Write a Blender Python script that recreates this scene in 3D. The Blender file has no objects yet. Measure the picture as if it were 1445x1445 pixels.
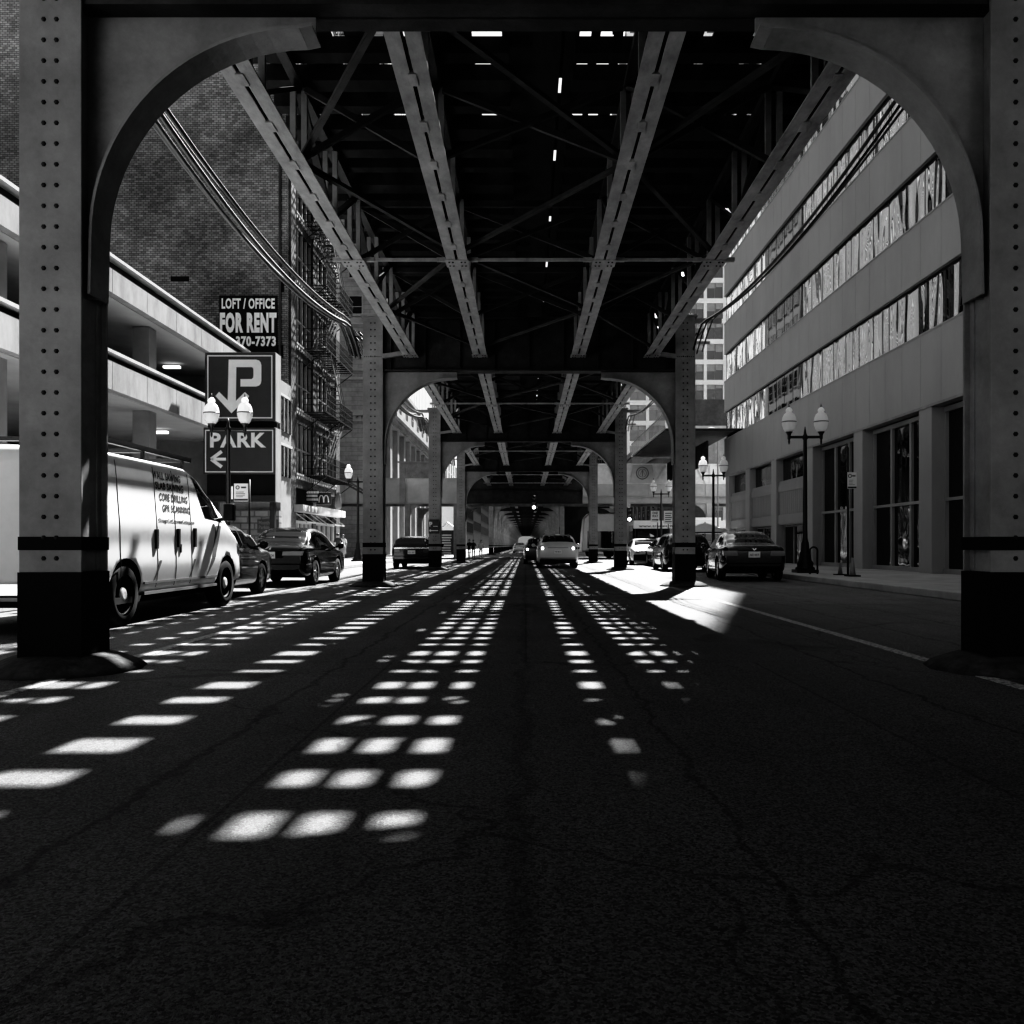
import bpy, bmesh, math, random
import numpy as np
from mathutils import Vector, Matrix
random.seed(7)
PI = math.pi
S = bpy.context.scene
COL = S.collection

# ------------------------------------------------------------------ materials
def nodes(name):
    m = bpy.data.materials.new(name); m.use_nodes = True
    nt = m.node_tree
    return m, nt, nt.nodes['Principled BSDF']
def N(nt, t, **kw):
    n = nt.nodes.new(t)
    for k, v in kw.items(): setattr(n, k, v)
    return n
def g4(v): return (v, v, v, 1)
MC = {}
def mat(name, g=.5, rough=.6, metal=0.0, var=.15, scale=3.0, bump=0.0, bscale=40.0, spec=.5, emit=0, coat=0, grime=0.0, stretch=(1,1,1)):
    """painted / cast surface: tone broken up by two noises, optional bump and grime"""
    if name in MC: return MC[name]
    m, nt, b = nodes(name)
    tc = N(nt, 'ShaderNodeTexCoord')
    mp = N(nt, 'ShaderNodeMapping'); mp.inputs['Scale'].default_value = stretch
    nt.links.new(tc.outputs['Object'], mp.inputs['Vector'])
    n1 = N(nt, 'ShaderNodeTexNoise'); n1.inputs['Scale'].default_value = scale; n1.inputs['Detail'].default_value = 8; n1.inputs['Roughness'].default_value = .65
    nt.links.new(mp.outputs[0], n1.inputs['Vector'])
    r = N(nt, 'ShaderNodeMapRange'); r.inputs[1].default_value = .3; r.inputs[2].default_value = .7
    r.inputs[3].default_value = g*(1-var); r.inputs[4].default_value = g*(1+var)
    nt.links.new(n1.outputs['Fac'], r.inputs[0])
    out = r.outputs[0]
    if grime:
        n2 = N(nt, 'ShaderNodeTexNoise'); n2.inputs['Scale'].default_value = scale*.35; n2.inputs['Detail'].default_value = 10; n2.inputs['Roughness'].default_value = .75
        nt.links.new(mp.outputs[0], n2.inputs['Vector'])
        r2 = N(nt, 'ShaderNodeMapRange'); r2.inputs[1].default_value = .38; r2.inputs[2].default_value = .62; r2.inputs[3].default_value = 1-grime; r2.inputs[4].default_value = 1
        nt.links.new(n2.outputs['Fac'], r2.inputs[0])
        mu = N(nt, 'ShaderNodeMath', operation='MULTIPLY')
        nt.links.new(out, mu.inputs[0]); nt.links.new(r2.outputs[0], mu.inputs[1]); out = mu.outputs[0]
    nt.links.new(out, b.inputs['Base Color'])
    b.inputs['Roughness'].default_value = rough; b.inputs['Metallic'].default_value = metal
    b.inputs['Specular IOR Level'].default_value = spec
    if coat: b.inputs['Coat Weight'].default_value = coat; b.inputs['Coat Roughness'].default_value = .04
    if emit:
        b.inputs['Emission Color'].default_value = g4(1); b.inputs['Emission Strength'].default_value = emit
    if bump:
        n3 = N(nt, 'ShaderNodeTexNoise'); n3.inputs['Scale'].default_value = bscale; n3.inputs['Detail'].default_value = 6
        nt.links.new(mp.outputs[0], n3.inputs['Vector'])
        bp = N(nt, 'ShaderNodeBump'); bp.inputs['Strength'].default_value = bump; bp.inputs['Distance'].default_value = .02
        nt.links.new(n3.outputs['Fac'], bp.inputs['Height']); nt.links.new(bp.outputs[0], b.inputs['Normal'])
    MC[name] = m
    return m
def glass(name, g=.02, rough=.03, wave=0.0, wscale=(1,1,1), spec=.8, metal=0.0):
    if name in MC: return MC[name]
    m, nt, b = nodes(name)
    b.inputs['Base Color'].default_value = g4(g); b.inputs['Roughness'].default_value = rough
    b.inputs['Specular IOR Level'].default_value = spec; b.inputs['Metallic'].default_value = metal
    if wave:
        tc = N(nt, 'ShaderNodeTexCoord'); mp = N(nt, 'ShaderNodeMapping'); mp.inputs['Scale'].default_value = wscale
        nt.links.new(tc.outputs['Object'], mp.inputs['Vector'])
        n = N(nt, 'ShaderNodeTexNoise'); n.inputs['Scale'].default_value = 1; n.inputs['Detail'].default_value = .8; n.inputs['Distortion'].default_value = .8
        nt.links.new(mp.outputs[0], n.inputs['Vector'])
        bp = N(nt, 'ShaderNodeBump'); bp.inputs['Strength'].default_value = 1; bp.inputs['Distance'].default_value = wave
        nt.links.new(n.outputs['Fac'], bp.inputs['Height']); nt.links.new(bp.outputs[0], b.inputs['Normal'])
    MC[name] = m
    return m
def brick(name, g=.12, mortar=.2, plane='xz', stain=.6, scale=1.0):
    if name in MC: return MC[name]
    m, nt, b = nodes(name)
    tc = N(nt, 'ShaderNodeTexCoord'); sp = N(nt, 'ShaderNodeSeparateXYZ'); cb = N(nt, 'ShaderNodeCombineXYZ')
    nt.links.new(tc.outputs['Object'], sp.inputs[0])
    ax = {'xz': ('X', 'Z'), 'yz': ('Y', 'Z')}[plane]
    nt.links.new(sp.outputs[ax[0]], cb.inputs[0]); nt.links.new(sp.outputs[ax[1]], cb.inputs[1])
    br = N(nt, 'ShaderNodeTexBrick'); br.inputs['Scale'].default_value = scale
    br.inputs['Brick Width'].default_value = .24; br.inputs['Row Height'].default_value = .11; br.inputs['Mortar Size'].default_value = .014
    br.inputs['Color1'].default_value = g4(g*.6); br.inputs['Color2'].default_value = g4(g*1.4); br.inputs['Mortar'].default_value = g4(mortar)
    nt.links.new(cb.outputs[0], br.inputs['Vector'])
    n2 = N(nt, 'ShaderNodeTexNoise'); n2.inputs['Scale'].default_value = .22; n2.inputs['Detail'].default_value = 7; n2.inputs['Roughness'].default_value = .7
    nt.links.new(tc.outputs['Object'], n2.inputs['Vector'])
    r2 = N(nt, 'ShaderNodeMapRange'); r2.inputs[1].default_value = .38; r2.inputs[2].default_value = .62; r2.inputs[3].default_value = 1-stain; r2.inputs[4].default_value = 1.5
    nt.links.new(n2.outputs['Fac'], r2.inputs[0])
    mx = N(nt, 'ShaderNodeVectorMath', operation='SCALE')
    nt.links.new(br.outputs['Color'], mx.inputs[0]); nt.links.new(r2.outputs[0], mx.inputs['Scale'])
    nt.links.new(mx.outputs[0], b.inputs['Base Color'])
    b.inputs['Roughness'].default_value = .9
    bp = N(nt, 'ShaderNodeBump'); bp.inputs['Strength'].default_value = .6; bp.inputs['Distance'].default_value = .01
    nt.links.new(br.outputs['Fac'], bp.inputs['Height']); bp.invert = True; nt.links.new(bp.outputs[0], b.inputs['Normal'])
    MC[name] = m
    return m
def asphalt():
    m, nt, b = nodes('asphalt')
    L = nt.links.new
    tc = N(nt, 'ShaderNodeTexCoord')
    P = tc.outputs['Object']
    def noise(sc, det=6, rough=.6, stretch=None, dist=0):
        n = N(nt, 'ShaderNodeTexNoise'); n.inputs['Scale'].default_value = sc; n.inputs['Detail'].default_value = det
        n.inputs['Roughness'].default_value = rough; n.inputs['Distortion'].default_value = dist
        if stretch:
            mp = N(nt, 'ShaderNodeMapping'); mp.inputs['Scale'].default_value = stretch; L(P, mp.inputs[0]); L(mp.outputs[0], n.inputs['Vector'])
        else: L(P, n.inputs['Vector'])
        return n.outputs['Fac']
    def rng(x, a, c, lo, hi):
        r = N(nt, 'ShaderNodeMapRange'); L(x, r.inputs[0])
        for i, v in enumerate((a, c, lo, hi)): r.inputs[i+1].default_value = v
        return r.outputs[0]
    def mul(a, c):
        k = N(nt, 'ShaderNodeMath', operation='MULTIPLY'); L(a, k.inputs[0])
        if isinstance(c, (int, float)): k.inputs[1].default_value = c
        else: L(c, k.inputs[1])
        return k.outputs[0]
    big = rng(noise(.45, 6), .35, .65, .82, 1.1)
    streak = rng(noise(1.0, 5, .6, (2.2, .12, 1)), .3, .7, .82, 1.12)
    vo = N(nt, 'ShaderNodeTexVoronoi'); vo.inputs['Scale'].default_value = 120; L(P, vo.inputs['Vector'])
    sepc = N(nt, 'ShaderNodeSeparateColor'); L(vo.outputs['Color'], sepc.inputs[0])
    chips = rng(sepc.outputs[0], 0, 1, .3, 1.8)
    fine = rng(noise(160, 3), .3, .7, .6, 1.4)
    v = mul(mul(mul(big, streak), mul(chips, fine)), ASPHALT)
    stain = rng(noise(.9, 3, .5, (1, .45, 1), 1.2), .28, .36, .62, 1); v = mul(v, stain)
    pt = N(nt, 'ShaderNodeTexBrick'); pt.offset = .37; pt.inputs['Scale'].default_value = 1; pt.inputs['Brick Width'].default_value = 3.1; pt.inputs['Row Height'].default_value = 7.3; pt.inputs['Mortar Size'].default_value = .012
    pt.inputs['Color1'].default_value = g4(.8); pt.inputs['Color2'].default_value = g4(1.12); pt.inputs['Mortar'].default_value = g4(.55); L(P, pt.inputs['Vector'])
    ptc = N(nt, 'ShaderNodeSeparateColor'); L(pt.outputs['Color'], ptc.inputs[0]); v = mul(v, ptc.outputs[0])
    # longitudinal seams and cracks
    sx = N(nt, 'ShaderNodeSeparateXYZ'); L(P, sx.inputs[0])
    wob = rng(noise(1.3, 8, .75, (1, .9, 1)), 0, 1, -.22, .22)
    for x0, w, dark in ((-.02, .06, .7), (.74, .02, .5), (-1.55, .03, .5), (2.6, .02, .4), (-4.9, .03, .5), (5.4, .03, .55), (4.35, .03, .6)):
        a = N(nt, 'ShaderNodeMath', operation='ADD'); L(sx.outputs['X'], a.inputs[0]); L(wob, a.inputs[1])
        c = N(nt, 'ShaderNodeMath', operation='SUBTRACT'); L(a.outputs[0], c.inputs[0]); c.inputs[1].default_value = x0
        d = N(nt, 'ShaderNodeMath', operation='ABSOLUTE'); L(c.outputs[0], d.inputs[0])
        v = mul(v, rng(d.outputs[0], w*.4, w, dark, 1))
    # cracks network
    vc = N(nt, 'ShaderNodeTexVoronoi', feature='DISTANCE_TO_EDGE'); vc.inputs['Scale'].default_value = .22
    nn = N(nt, 'ShaderNodeTexNoise'); nn.inputs['Scale'].default_value = 1.6; nn.inputs['Detail'].default_value = 8; L(P, nn.inputs['Vector'])
    vm = N(nt, 'ShaderNodeVectorMath', operation='MULTIPLY_ADD'); L(nn.outputs['Color'], vm.inputs[0]); vm.inputs[1].default_value = (1.2, 1.2, 0); L(P, vm.inputs[2])
    L(vm.outputs[0], vc.inputs['Vector'])
    v = mul(v, rng(vc.outputs['Distance'], .0015, .006, .55, 1))
    L(v, b.inputs['Base Color'])
    b.inputs['Roughness'].default_value = .66; b.inputs['Specular IOR Level'].default_value = .5
    bp = N(nt, 'ShaderNodeBump'); bp.inputs['Strength'].default_value = .75; bp.inputs['Distance'].default_value = .012
    L(mul(chips, fine), bp.inputs['Height']); L(bp.outputs[0], b.inputs['Normal'])
    return m
def wornpaint():
    m, nt, b = nodes('worn_road_paint')
    tc = N(nt, 'ShaderNodeTexCoord'); n = N(nt, 'ShaderNodeTexNoise'); n.inputs['Scale'].default_value = 22; n.inputs['Detail'].default_value = 8; n.inputs['Roughness'].default_value = .8
    nt.links.new(tc.outputs['Object'], n.inputs['Vector'])
    r = N(nt, 'ShaderNodeMapRange'); r.inputs[1].default_value = .42; r.inputs[2].default_value = .6; r.inputs[3].default_value = .1; r.inputs[4].default_value = .6
    nt.links.new(n.outputs['Fac'], r.inputs[0]); nt.links.new(r.outputs[0], b.inputs['Base Color']); b.inputs['Roughness'].default_value = .8
    return m
def paving(name, g, jx=1.5, jy=1.5, plane='xy'):
    """concrete with thin scored joints"""
    m, nt, b = nodes(name)
    tc = N(nt, 'ShaderNodeTexCoord'); sp = N(nt, 'ShaderNodeSeparateXYZ'); cb = N(nt, 'ShaderNodeCombineXYZ')
    nt.links.new(tc.outputs['Object'], sp.inputs[0])
    ax = {'xy': ('X', 'Y'), 'xz': ('X', 'Z'), 'yz': ('Y', 'Z')}[plane]
    nt.links.new(sp.outputs[ax[0]], cb.inputs[0]); nt.links.new(sp.outputs[ax[1]], cb.inputs[1])
    br = N(nt, 'ShaderNodeTexBrick'); br.offset = 0 if plane == 'xy' else .5
    br.inputs['Scale'].default_value = 1; br.inputs['Brick Width'].default_value = jx; br.inputs['Row Height'].default_value = jy
    br.inputs['Mortar Size'].default_value = .012; br.inputs['Mortar'].default_value = g4(g*.35)
    br.inputs['Color1'].default_value = g4(g*.88); br.inputs['Color2'].default_value = g4(g*1.1)
    nt.links.new(cb.outputs[0], br.inputs['Vector'])
    n2 = N(nt, 'ShaderNodeTexNoise'); n2.inputs['Scale'].default_value = 1.7; n2.inputs['Detail'].default_value = 10; n2.inputs['Roughness'].default_value = .7
    nt.links.new(tc.outputs['Object'], n2.inputs['Vector'])
    r2 = N(nt, 'ShaderNodeMapRange'); r2.inputs[1].default_value = .3; r2.inputs[2].default_value = .7; r2.inputs[3].default_value = .7; r2.inputs[4].default_value = 1.15
    nt.links.new(n2.outputs['Fac'], r2.inputs[0])
    mx = N(nt, 'ShaderNodeVectorMath', operation='SCALE')
    nt.links.new(br.outputs['Color'], mx.inputs[0]); nt.links.new(r2.outputs[0], mx.inputs['Scale']); nt.links.new(mx.outputs[0], b.inputs['Base Color'])
    b.inputs['Roughness'].default_value = .85
    MC[name] = m
    return m

ASPHALT = .135
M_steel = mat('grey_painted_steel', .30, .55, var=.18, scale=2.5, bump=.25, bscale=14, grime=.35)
M_steel_d = mat('sooty_steel', .052, .7, var=.3, scale=3, bump=.2, grime=.5)  # one dark grey tone for the darker steel parts
M_chord = mat('flaking_grey_paint', .42, .6, var=.25, scale=6, bump=.3, bscale=30, grime=.35, stretch=(1, .5, 1))
M_black = mat('black_paint', .012, .5, var=.3)
M_blackm = mat('black_matt', .008, .9, var=.3)
M_timber = mat('creosoted_timber', .022, .9, var=.4, scale=8, stretch=(1, .3, 1))
M_rivet = mat('dark_rivet', .02, .7)  # one dark tone for the rivet heads
M_castiron = mat('black_cast_iron', .015, .4, var=.3)
M_white = mat('white_paint', .8, .5, var=.05)
M_cream = mat('white_enamel', .75, .35, var=.05, grime=.1)
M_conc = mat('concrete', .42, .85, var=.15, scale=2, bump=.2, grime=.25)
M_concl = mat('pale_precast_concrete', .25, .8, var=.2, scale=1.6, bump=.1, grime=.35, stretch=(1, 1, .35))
M_concd = mat('dark_concrete', .2, .9, var=.2, scale=1)  # plain darker grey concrete
M_glassd = glass('dark_window_glass', .01, .04, .02, (1.2, 1.2, .6))
M_wavy = glass('mirror_window_glass', .5, .01, .06, (.8, .95, .22), metal=1.0)
M_glassc = glass('car_glass', .006, .02, spec=.9)
M_wflat = glass('true_window_glass', .34, .02, .003, (.5, .6, .3), metal=1.0)
M_wavy2 = glass('dim_wavy_glass', .26, .01, .055, (.8, 1.0, .2), metal=1.0)
M_rubber = mat('tyre_rubber', .012, .85)
M_rim = mat('alloy_rim', .5, .3, metal=.9, var=.05)
M_chrome = mat('chrome', .8, .12, metal=1, var=.02)
M_sign = mat('black_sign_enamel', .04, .45, var=.1)
M_signfg = mat('pale_sign_lettering', .82, .5, var=.05)
M_signw = mat('white_sign_lettering', .95, .5, var=.03)
M_lens = mat('red_tail_lens', .05, .1, coat=1, var=.1)
M_plate = mat('licence_plate', .8, .5, var=.05)
M_ink = mat('dark_ink', .03, .6)
M_inkg = mat('mid_grey_ink', .14, .6)
M_glow = mat('lit_lamp', .9, .5, emit=6)
M_stone = paving('limestone_facade', .36, 1.1, .42, 'xz')
M_side = paving('pavement_concrete', .42, 1.5, 1.5)
M_skin = mat('skin', .35, .6)

# ------------------------------------------------------------------ mesh helpers
class MB:
    def __init__(s): s.bm = bmesh.new(); s.mats = []
    def mi(s, m):
        if m is None: return 0
        if m not in s.mats: s.mats.append(m)
        return s.mats.index(m)
    def face(s, pts, m=None, smooth=False):
        f = s.bm.faces.new([s.bm.verts.new(p) for p in pts]); f.material_index = s.mi(m); f.smooth = smooth; return f
    def box(s, x0, x1, y0, y1, z0, z1, m=None):
        i = s.mi(m)
        v = [s.bm.verts.new((x, y, z)) for x in (x0, x1) for y in (y0, y1) for z in (z0, z1)]
        for q in ((0,1,3,2), (4,6,7,5), (0,4,5,1), (2,3,7,6), (0,2,6,4), (1,5,7,3)):
            f = s.bm.faces.new([v[k] for k in q]); f.material_index = i
        return s
    def beam(s, p, q, w, h, m=None, up=(0,0,1)):
        p = Vector(p); q = Vector(q); d = (q-p).normalized(); u = Vector(up)
        if abs(d.dot(u)) > .98: u = Vector((0,1,0))
        r = d.cross(u).normalized()*w/2; t = r.cross(d).normalized()*h/2
        i = s.mi(m)
        v = [s.bm.verts.new(c) for c in (p-r-t, p+r-t, p+r+t, p-r+t, q-r-t, q+r-t, q+r+t, q-r+t)]
        for k in ((3,2,1,0), (4,5,6,7), (0,1,5,4), (1,2,6,5), (2,3,7,6), (3,0,4,7)):
            f = s.bm.faces.new([v[j] for j in k]); f.material_index = i
        return s
    def tube(s, pts, r, m=None, n=8, closed_ends=True):
        pts = [Vector(p) for p in pts]; rings = []; i = s.mi(m)
        rr = r if hasattr(r, '__len__') else [r]*len(pts)
        for k, p in enumerate(pts):
            d = (pts[min(k+1, len(pts)-1)] - pts[max(k-1, 0)]).normalized()
            u = Vector((0,0,1)) if abs(d.z) < .9 else Vector((0,1,0))
            a = d.cross(u).normalized(); b = a.cross(d).normalized()
            rings.append([s.bm.verts.new(p + (a*math.cos(2*PI*j/n) + b*math.sin(2*PI*j/n))*rr[k]) for j in range(n)])
        for a, b in zip(rings, rings[1:]):
            for j in range(n):
                f = s.bm.faces.new((a[j], b[j], b[(j+1) % n], a[(j+1) % n])); f.smooth = True; f.material_index = i
        if closed_ends:
            for q in (rings[0], rings[-1][::-1]):
                f = s.bm.faces.new(q); f.material_index = i
        return s
    def lathe(s, prof, c=(0,0,0), n=20, m=None, ax='z', caps=True):
        """profile of (radius, height)"""
        i = s.mi(m); rings = []
        for r, h in prof:
            ring = []
            for j in range(n):
                a = 2*PI*j/n; x, y = r*math.cos(a), r*math.sin(a)
                p = {'z': (x, y, h), 'x': (h, x, y), 'y': (x, h, y)}[ax]
                ring.append(s.bm.verts.new((p[0]+c[0], p[1]+c[1], p[2]+c[2])))
            rings.append(ring)
        for a, b in zip(rings, rings[1:]):
            for j in range(n):
                f = s.bm.faces.new((a[j], a[(j+1) % n], b[(j+1) % n], b[j])); f.smooth = True; f.material_index = i
        if caps:
          for q in (rings[0][::-1], rings[-1]):
            f = s.bm.faces.new(q); f.material_index = i
        return s
    def prism(s, poly, axis, a, b, m=None):
        """polygon in the two other axes extruded along axis from a to b"""
        i = s.mi(m)
        def P(u, v, w): return {'x': (w, u, v), 'y': (u, w, v), 'z': (u, v, w)}[axis]
        A = [s.bm.verts.new(P(u, v, a)) for u, v in poly]; B = [s.bm.verts.new(P(u, v, b)) for u, v in poly]
        n = len(poly)
        for q in (A[::-1], B): f = s.bm.faces.new(q); f.material_index = i
        for k in range(n): f = s.bm.faces.new((A[k], A[(k+1) % n], B[(k+1) % n], B[k])); f.material_index = i
        return s
    def build(s, name, m, parent=None, loc=None, bevel=0, fixn=True):
        if fixn: bmesh.ops.recalc_face_normals(s.bm, faces=s.bm.faces)
        me = bpy.data.meshes.new(name); s.bm.to_mesh(me); s.bm.free()
        ms = s.mats if s.mats else [m]
        for x in ms: me.materials.append(x if x is not None else m)
        o = bpy.data.objects.new(name, me); COL.objects.link(o)
        if parent: o.parent = parent
        if loc: o.location = loc
        if bevel:
            bv = o.modifiers.new('bevel', 'BEVEL'); bv.width = bevel; bv.segments = 2; bv.limit_method = 'ANGLE'
        return o
def empty(name, loc=(0,0,0), rz=0):
    o = bpy.data.objects.new(name, None); COL.objects.link(o); o.location = loc; o.rotation_euler = (0,0,rz); o.empty_display_size = .3
    return o
def tag(o, label=None, cat=None, group=None, kind=None):
    if label: o['label'] = label
    if cat: o['category'] = cat
    if group: o['group'] = group
    if kind: o['kind'] = kind
    return o
def kids(o): return [c for c in list(COL.objects) if c.parent == o]
def copy_tree(o, parent=None, cache=None):
    if cache is None:
        cache = {}
        for c in COL.objects:
            if c.parent: cache.setdefault(c.parent.name, []).append(c)
    c = o.copy(); COL.objects.link(c)
    if parent: c.parent = parent
    for ch in cache.get(o.name, []): copy_tree(ch, c, cache)
    return c
def evalmesh(o):
    dg = bpy.context.evaluated_depsgraph_get(); dg.update()
    return bpy.data.meshes.new_from_object(o.evaluated_get(dg))
def drop(o):
    d = o.data; bpy.data.objects.remove(o)
def text(name, s, c, right, up, w, h, m, parent=None, bold=0.0, depth=.004, align='C', shear=0):
    """lettering as a mesh fitted into w x h metres; c = centre, in the parent's space"""
    cu = bpy.data.curves.new(name, 'FONT'); cu.body = s; cu.size = 1; cu.offset = bold; cu.extrude = .01; cu.resolution_u = 3; cu.shear = shear
    cu.align_x = {'C': 'CENTER', 'L': 'LEFT', 'R': 'RIGHT'}[align]; cu.space_line = .92; cu.space_character = 1+bold*2.6
    t = bpy.data.objects.new(name, cu); COL.objects.link(t)
    me = evalmesh(t); bpy.data.objects.remove(t)
    co = np.array([v.co[:] for v in me.vertices])
    lo, hi = co.min(0), co.max(0)
    r = Vector(right).normalized(); u = Vector(up).normalized(); n = r.cross(u)
    for v in me.vertices:
        a = ((v.co.x-lo[0])/(hi[0]-lo[0])-.5)*w; b = ((v.co.y-lo[1])/(hi[1]-lo[1])-.5)*h; d = (v.co.z-lo[2])/(hi[2]-lo[2])*depth
        v.co = Vector(c) + r*a + u*b + n*d
    me.materials.clear(); me.materials.append(m)
    o = bpy.data.objects.new(name, me); COL.objects.link(o)
    if parent: o.parent = parent
    return o

# ------------------------------------------------------------------ camera, sky, sun
F = 1200.0; VX, VY = 742.0, 770.0; CZ = 1.0
cam_d = bpy.data.cameras.new('camera'); cam = bpy.data.objects.new('camera', cam_d); COL.objects.link(cam)
cam.location = (0, 0, CZ); cam.rotation_euler = (PI/2, 0, 0)
cam_d.sensor_width = 36; cam_d.lens = 36*F/1445
cam_d.shift_x = -(VX-722.5)/1445; cam_d.shift_y = (VY-722.5)/1445
cam_d.clip_start = .05; cam_d.clip_end = 5000
S.camera = cam
def at(px, py, Y): return Vector(((px-VX)*Y/F, Y, CZ+(VY-py)*Y/F))

TX, TY = .24, .80
elev = math.atan(1/math.hypot(TX, TY)); az = math.atan2(TX, TY)
w = bpy.data.worlds.new('World'); S.world = w; w.use_nodes = True
nt = w.node_tree; bg = nt.nodes['Background']
sky = N(nt, 'ShaderNodeTexSky'); sky.sky_type = 'NISHITA'; sky.sun_disc = False; sky.sun_elevation = elev; sky.sun_rotation = az
bw = N(nt, 'ShaderNodeRGBToBW'); nt.links.new(sky.outputs[0], bw.inputs[0]); nt.links.new(bw.outputs[0], bg.inputs[0])
bg.inputs[1].default_value = .15
sd = bpy.data.lights.new('sun', 'SUN'); sd.energy = 17.0; sd.angle = math.radians(.65); sd.color = (1, 1, 1)
so = bpy.data.objects.new('sun', sd); COL.objects.link(so)
so.rotation_euler = Vector((-TX, -TY, -1)).to_track_quat('-Z', 'Y').to_euler()
so.location = (10, 30, 60)
S.view_settings.view_transform = 'Standard'; S.view_settings.look = 'None'; S.view_settings.exposure = 0; S.view_settings.gamma = 1
S.view_settings.use_curve_mapping = True
cm = S.view_settings.curve_mapping; cv = cm.curves[3]; cm.extend = 'HORIZONTAL'
for p_ in ((.012, .0035), (.04, .030), (.11, .118), (.25, .32), (.45, .70), (.70, .93)): cv.points.new(*p_)
cm.update()
S.render.engine = 'CYCLES'; S.cycles.max_bounces = 6; S.cycles.diffuse_bounces = 3; S.cycles.glossy_bounces = 4
S.cycles.sample_clamp_indirect = 6

# ------------------------------------------------------------------ ground
CUL, CUR = -7.8, 7.8        # kerb lines
FL, FR = -12.2, 12.3        # facade lines
XS0, XS1 = 55.0, 77.0       # the cross street
b = MB(); b.box(-900, 900, -300, 1500, -.5, 0)
tag(b.build('road', asphalt()), kind='structure')
paint = wornpaint()
for x in (-3.5, 3.5):
    b = MB(); b.box(x-.06, x+.06, -20, XS0-2, .0, .004); b.box(x-.06, x+.06, XS1+2, 380, .0, .004)
    tag(b.build('lane_line', paint), kind='structure')
b = MB()
for y in (54.0, 76.8):
    b.box(-7.4, 7.4, y, y+.3, 0, .004); 
for y in (51.2, 79.6):
    b.box(-7.4, 7.4, y, y+.3, 0, .004)
tag(b.build('crosswalk_line', paint), kind='structure')
for nm, x0, x1 in (('left', -60, CUL), ('right', CUR, 60)):
    for (y0, y1) in ((-40, XS0), (XS1, 420)):
        b = MB()
        if nm == 'left': b.box(x0, x1-.15, y0, y1, 0, .15)
        else: b.box(x0+.15, x1, y0, y1, 0, .15)
        tag(b.build('pavement', M_side), kind='structure')
        b = MB()
        if nm == 'left': b.box(x1-.147, x1, y0-.003, y1+.003, 0, .158)
        else: b.box(x0, x0+.147, y0-.003, y1+.003, 0, .158)
        tag(b.build('kerb', M_conc, bevel=.02), kind='structure')

# ------------------------------------------------------------------ elevated railway: bents
CX = 3.82; ZG = 5.28
def make_bent():
    root = empty('viaduct_bent')
    for s in (-1, 1):
        b = MB(); x = s*CX
        b.box(x-.245, x+.245, -.215, -.19, .79, 6.6); b.box(x-.245, x+.245, .19, .215, .79, 6.6)
        b.box(x-.19, x+.19, -.19, .19, .79, 6.58)
        for (xx) in (-.19, .19):       # angle legs
            b.box(x+xx-.012*(1 if xx > 0 else 1), x+xx+.012, -.19, -.12, .8, 6.5); b.box(x+xx-.012, x+xx+.012, .12, .19, .8, 6.5)
        b.box(x-.3, x+.3, -.24, .24, 6.6, 6.66)
        c = b.build('column', M_steel, root, bevel=.004)
        r = MB(); z = .9
        while z < 6.5:
            for xx in (-.05, .05):
                for sy in (-1,):
                    r.lathe([(.020, 0), (.018, -.008), (.008, -.014)], (x+xx, -.215, z), 6, ax='y')
            z += .163
        z = 5.0
        for k in range(9): r.lathe([(.014, 0), (.008, -.012)], (x-.2+k*.05, -.215, 5.62), 6, ax='y')
        tag(r.build('rivets', M_rivet, c), kind='stuff')
        b = MB(); b.box(x-.25, x+.25, -.222, .222, .965, 1.07); b.build('black_band', M_blackm, c)
        b = MB(); b.box(x-.252, x+.252, -.226, .226, 0.05, .79); b.build('blackened_base', M_blackm, c)
        b = MB(); b.lathe([(.62, 0), (.56, .05), (.42, .11), (.30, .13)], (x, 0, 0), 12); b.build('footing', mat('stained_footing', .06, .95, var=.5, scale=9, bump=.9, bscale=18), root)
        # knee bracket: web, curved flange
        R = 1.66; cx = 1.88; cz = 3.46
        arc = [(cx+R*math.sin(a), cz+R*math.cos(a)) for a in [PI/2*k/20 for k in range(21)]]
        poly = [(cx-.1, ZG-.001)] + [(cx-.1, ZG-.14)] + arc + [(3.55, 3.0), (3.626, 3.0), (3.626, ZG-.001)]
        b = MB(); b.prism([(s*u, v) for u, v in poly], 'y', -.012, .012)
        path = [(cx-.1, ZG-.14)] + arc + [(3.55, 3.0)]
        for (u0, v0), (u1, v1) in zip(path, path[1:]):
            b.beam((s*u0, 0, v0), (s*u1, 0, v1), .30, .024, up=(s*(-(v1-v0)), 0, (u1-u0)))
        for k in range(26):
            a = PI/2*(k+.5)/26
            b.lathe([(.014, 0), (.008, -.012)], (s*(cx+(R+.05)*math.sin(a)), -.012, cz+(R+.05)*math.cos(a)), 5, ax='y')
        b.build('arch_bracket', M_steel, root)
    b = MB()
    b.box(-3.63, 3.63, -.012, .012, ZG, 6.6)
    b.box(-3.63, 3.63, -.18, .18, ZG, ZG+.035); b.box(-3.63, 3.63, -.18, .18, 6.565, 6.6)
    b.box(-3.63, 3.63, -.12, .12, ZG+.037, ZG+.06)
    x = -3.4
    while x < 3.5:
        b.box(x-.012, x+.012, -.11, .11, ZG+.06, 6.56); x += .85
    x = -3.5
    while x < 3.5:
        b.lathe([(.016, 0), (.008, -.014)], (x, -.012, ZG+.09), 5, ax='y'); x += .13
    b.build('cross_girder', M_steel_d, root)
    # outriggers carrying the cables
    for s in (-1, 1):
        MB().beam((s*4.0, 0, 6.55), (s*4.75, 0, 6.55), .07, .12).build('cable_outrigger', M_steel, root)
        MB().beam((s*4.07, -.05, 6.0), (s*4.45, -.05, 6.0), .06, .06).build('cable_bracket', M_steel, root)
        MB().beam((s*3.6, -.24, 5.62), (s*2.9, -.24, 5.72), .12, .1).build('corner_strut', M_steel, root)
    return root
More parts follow.
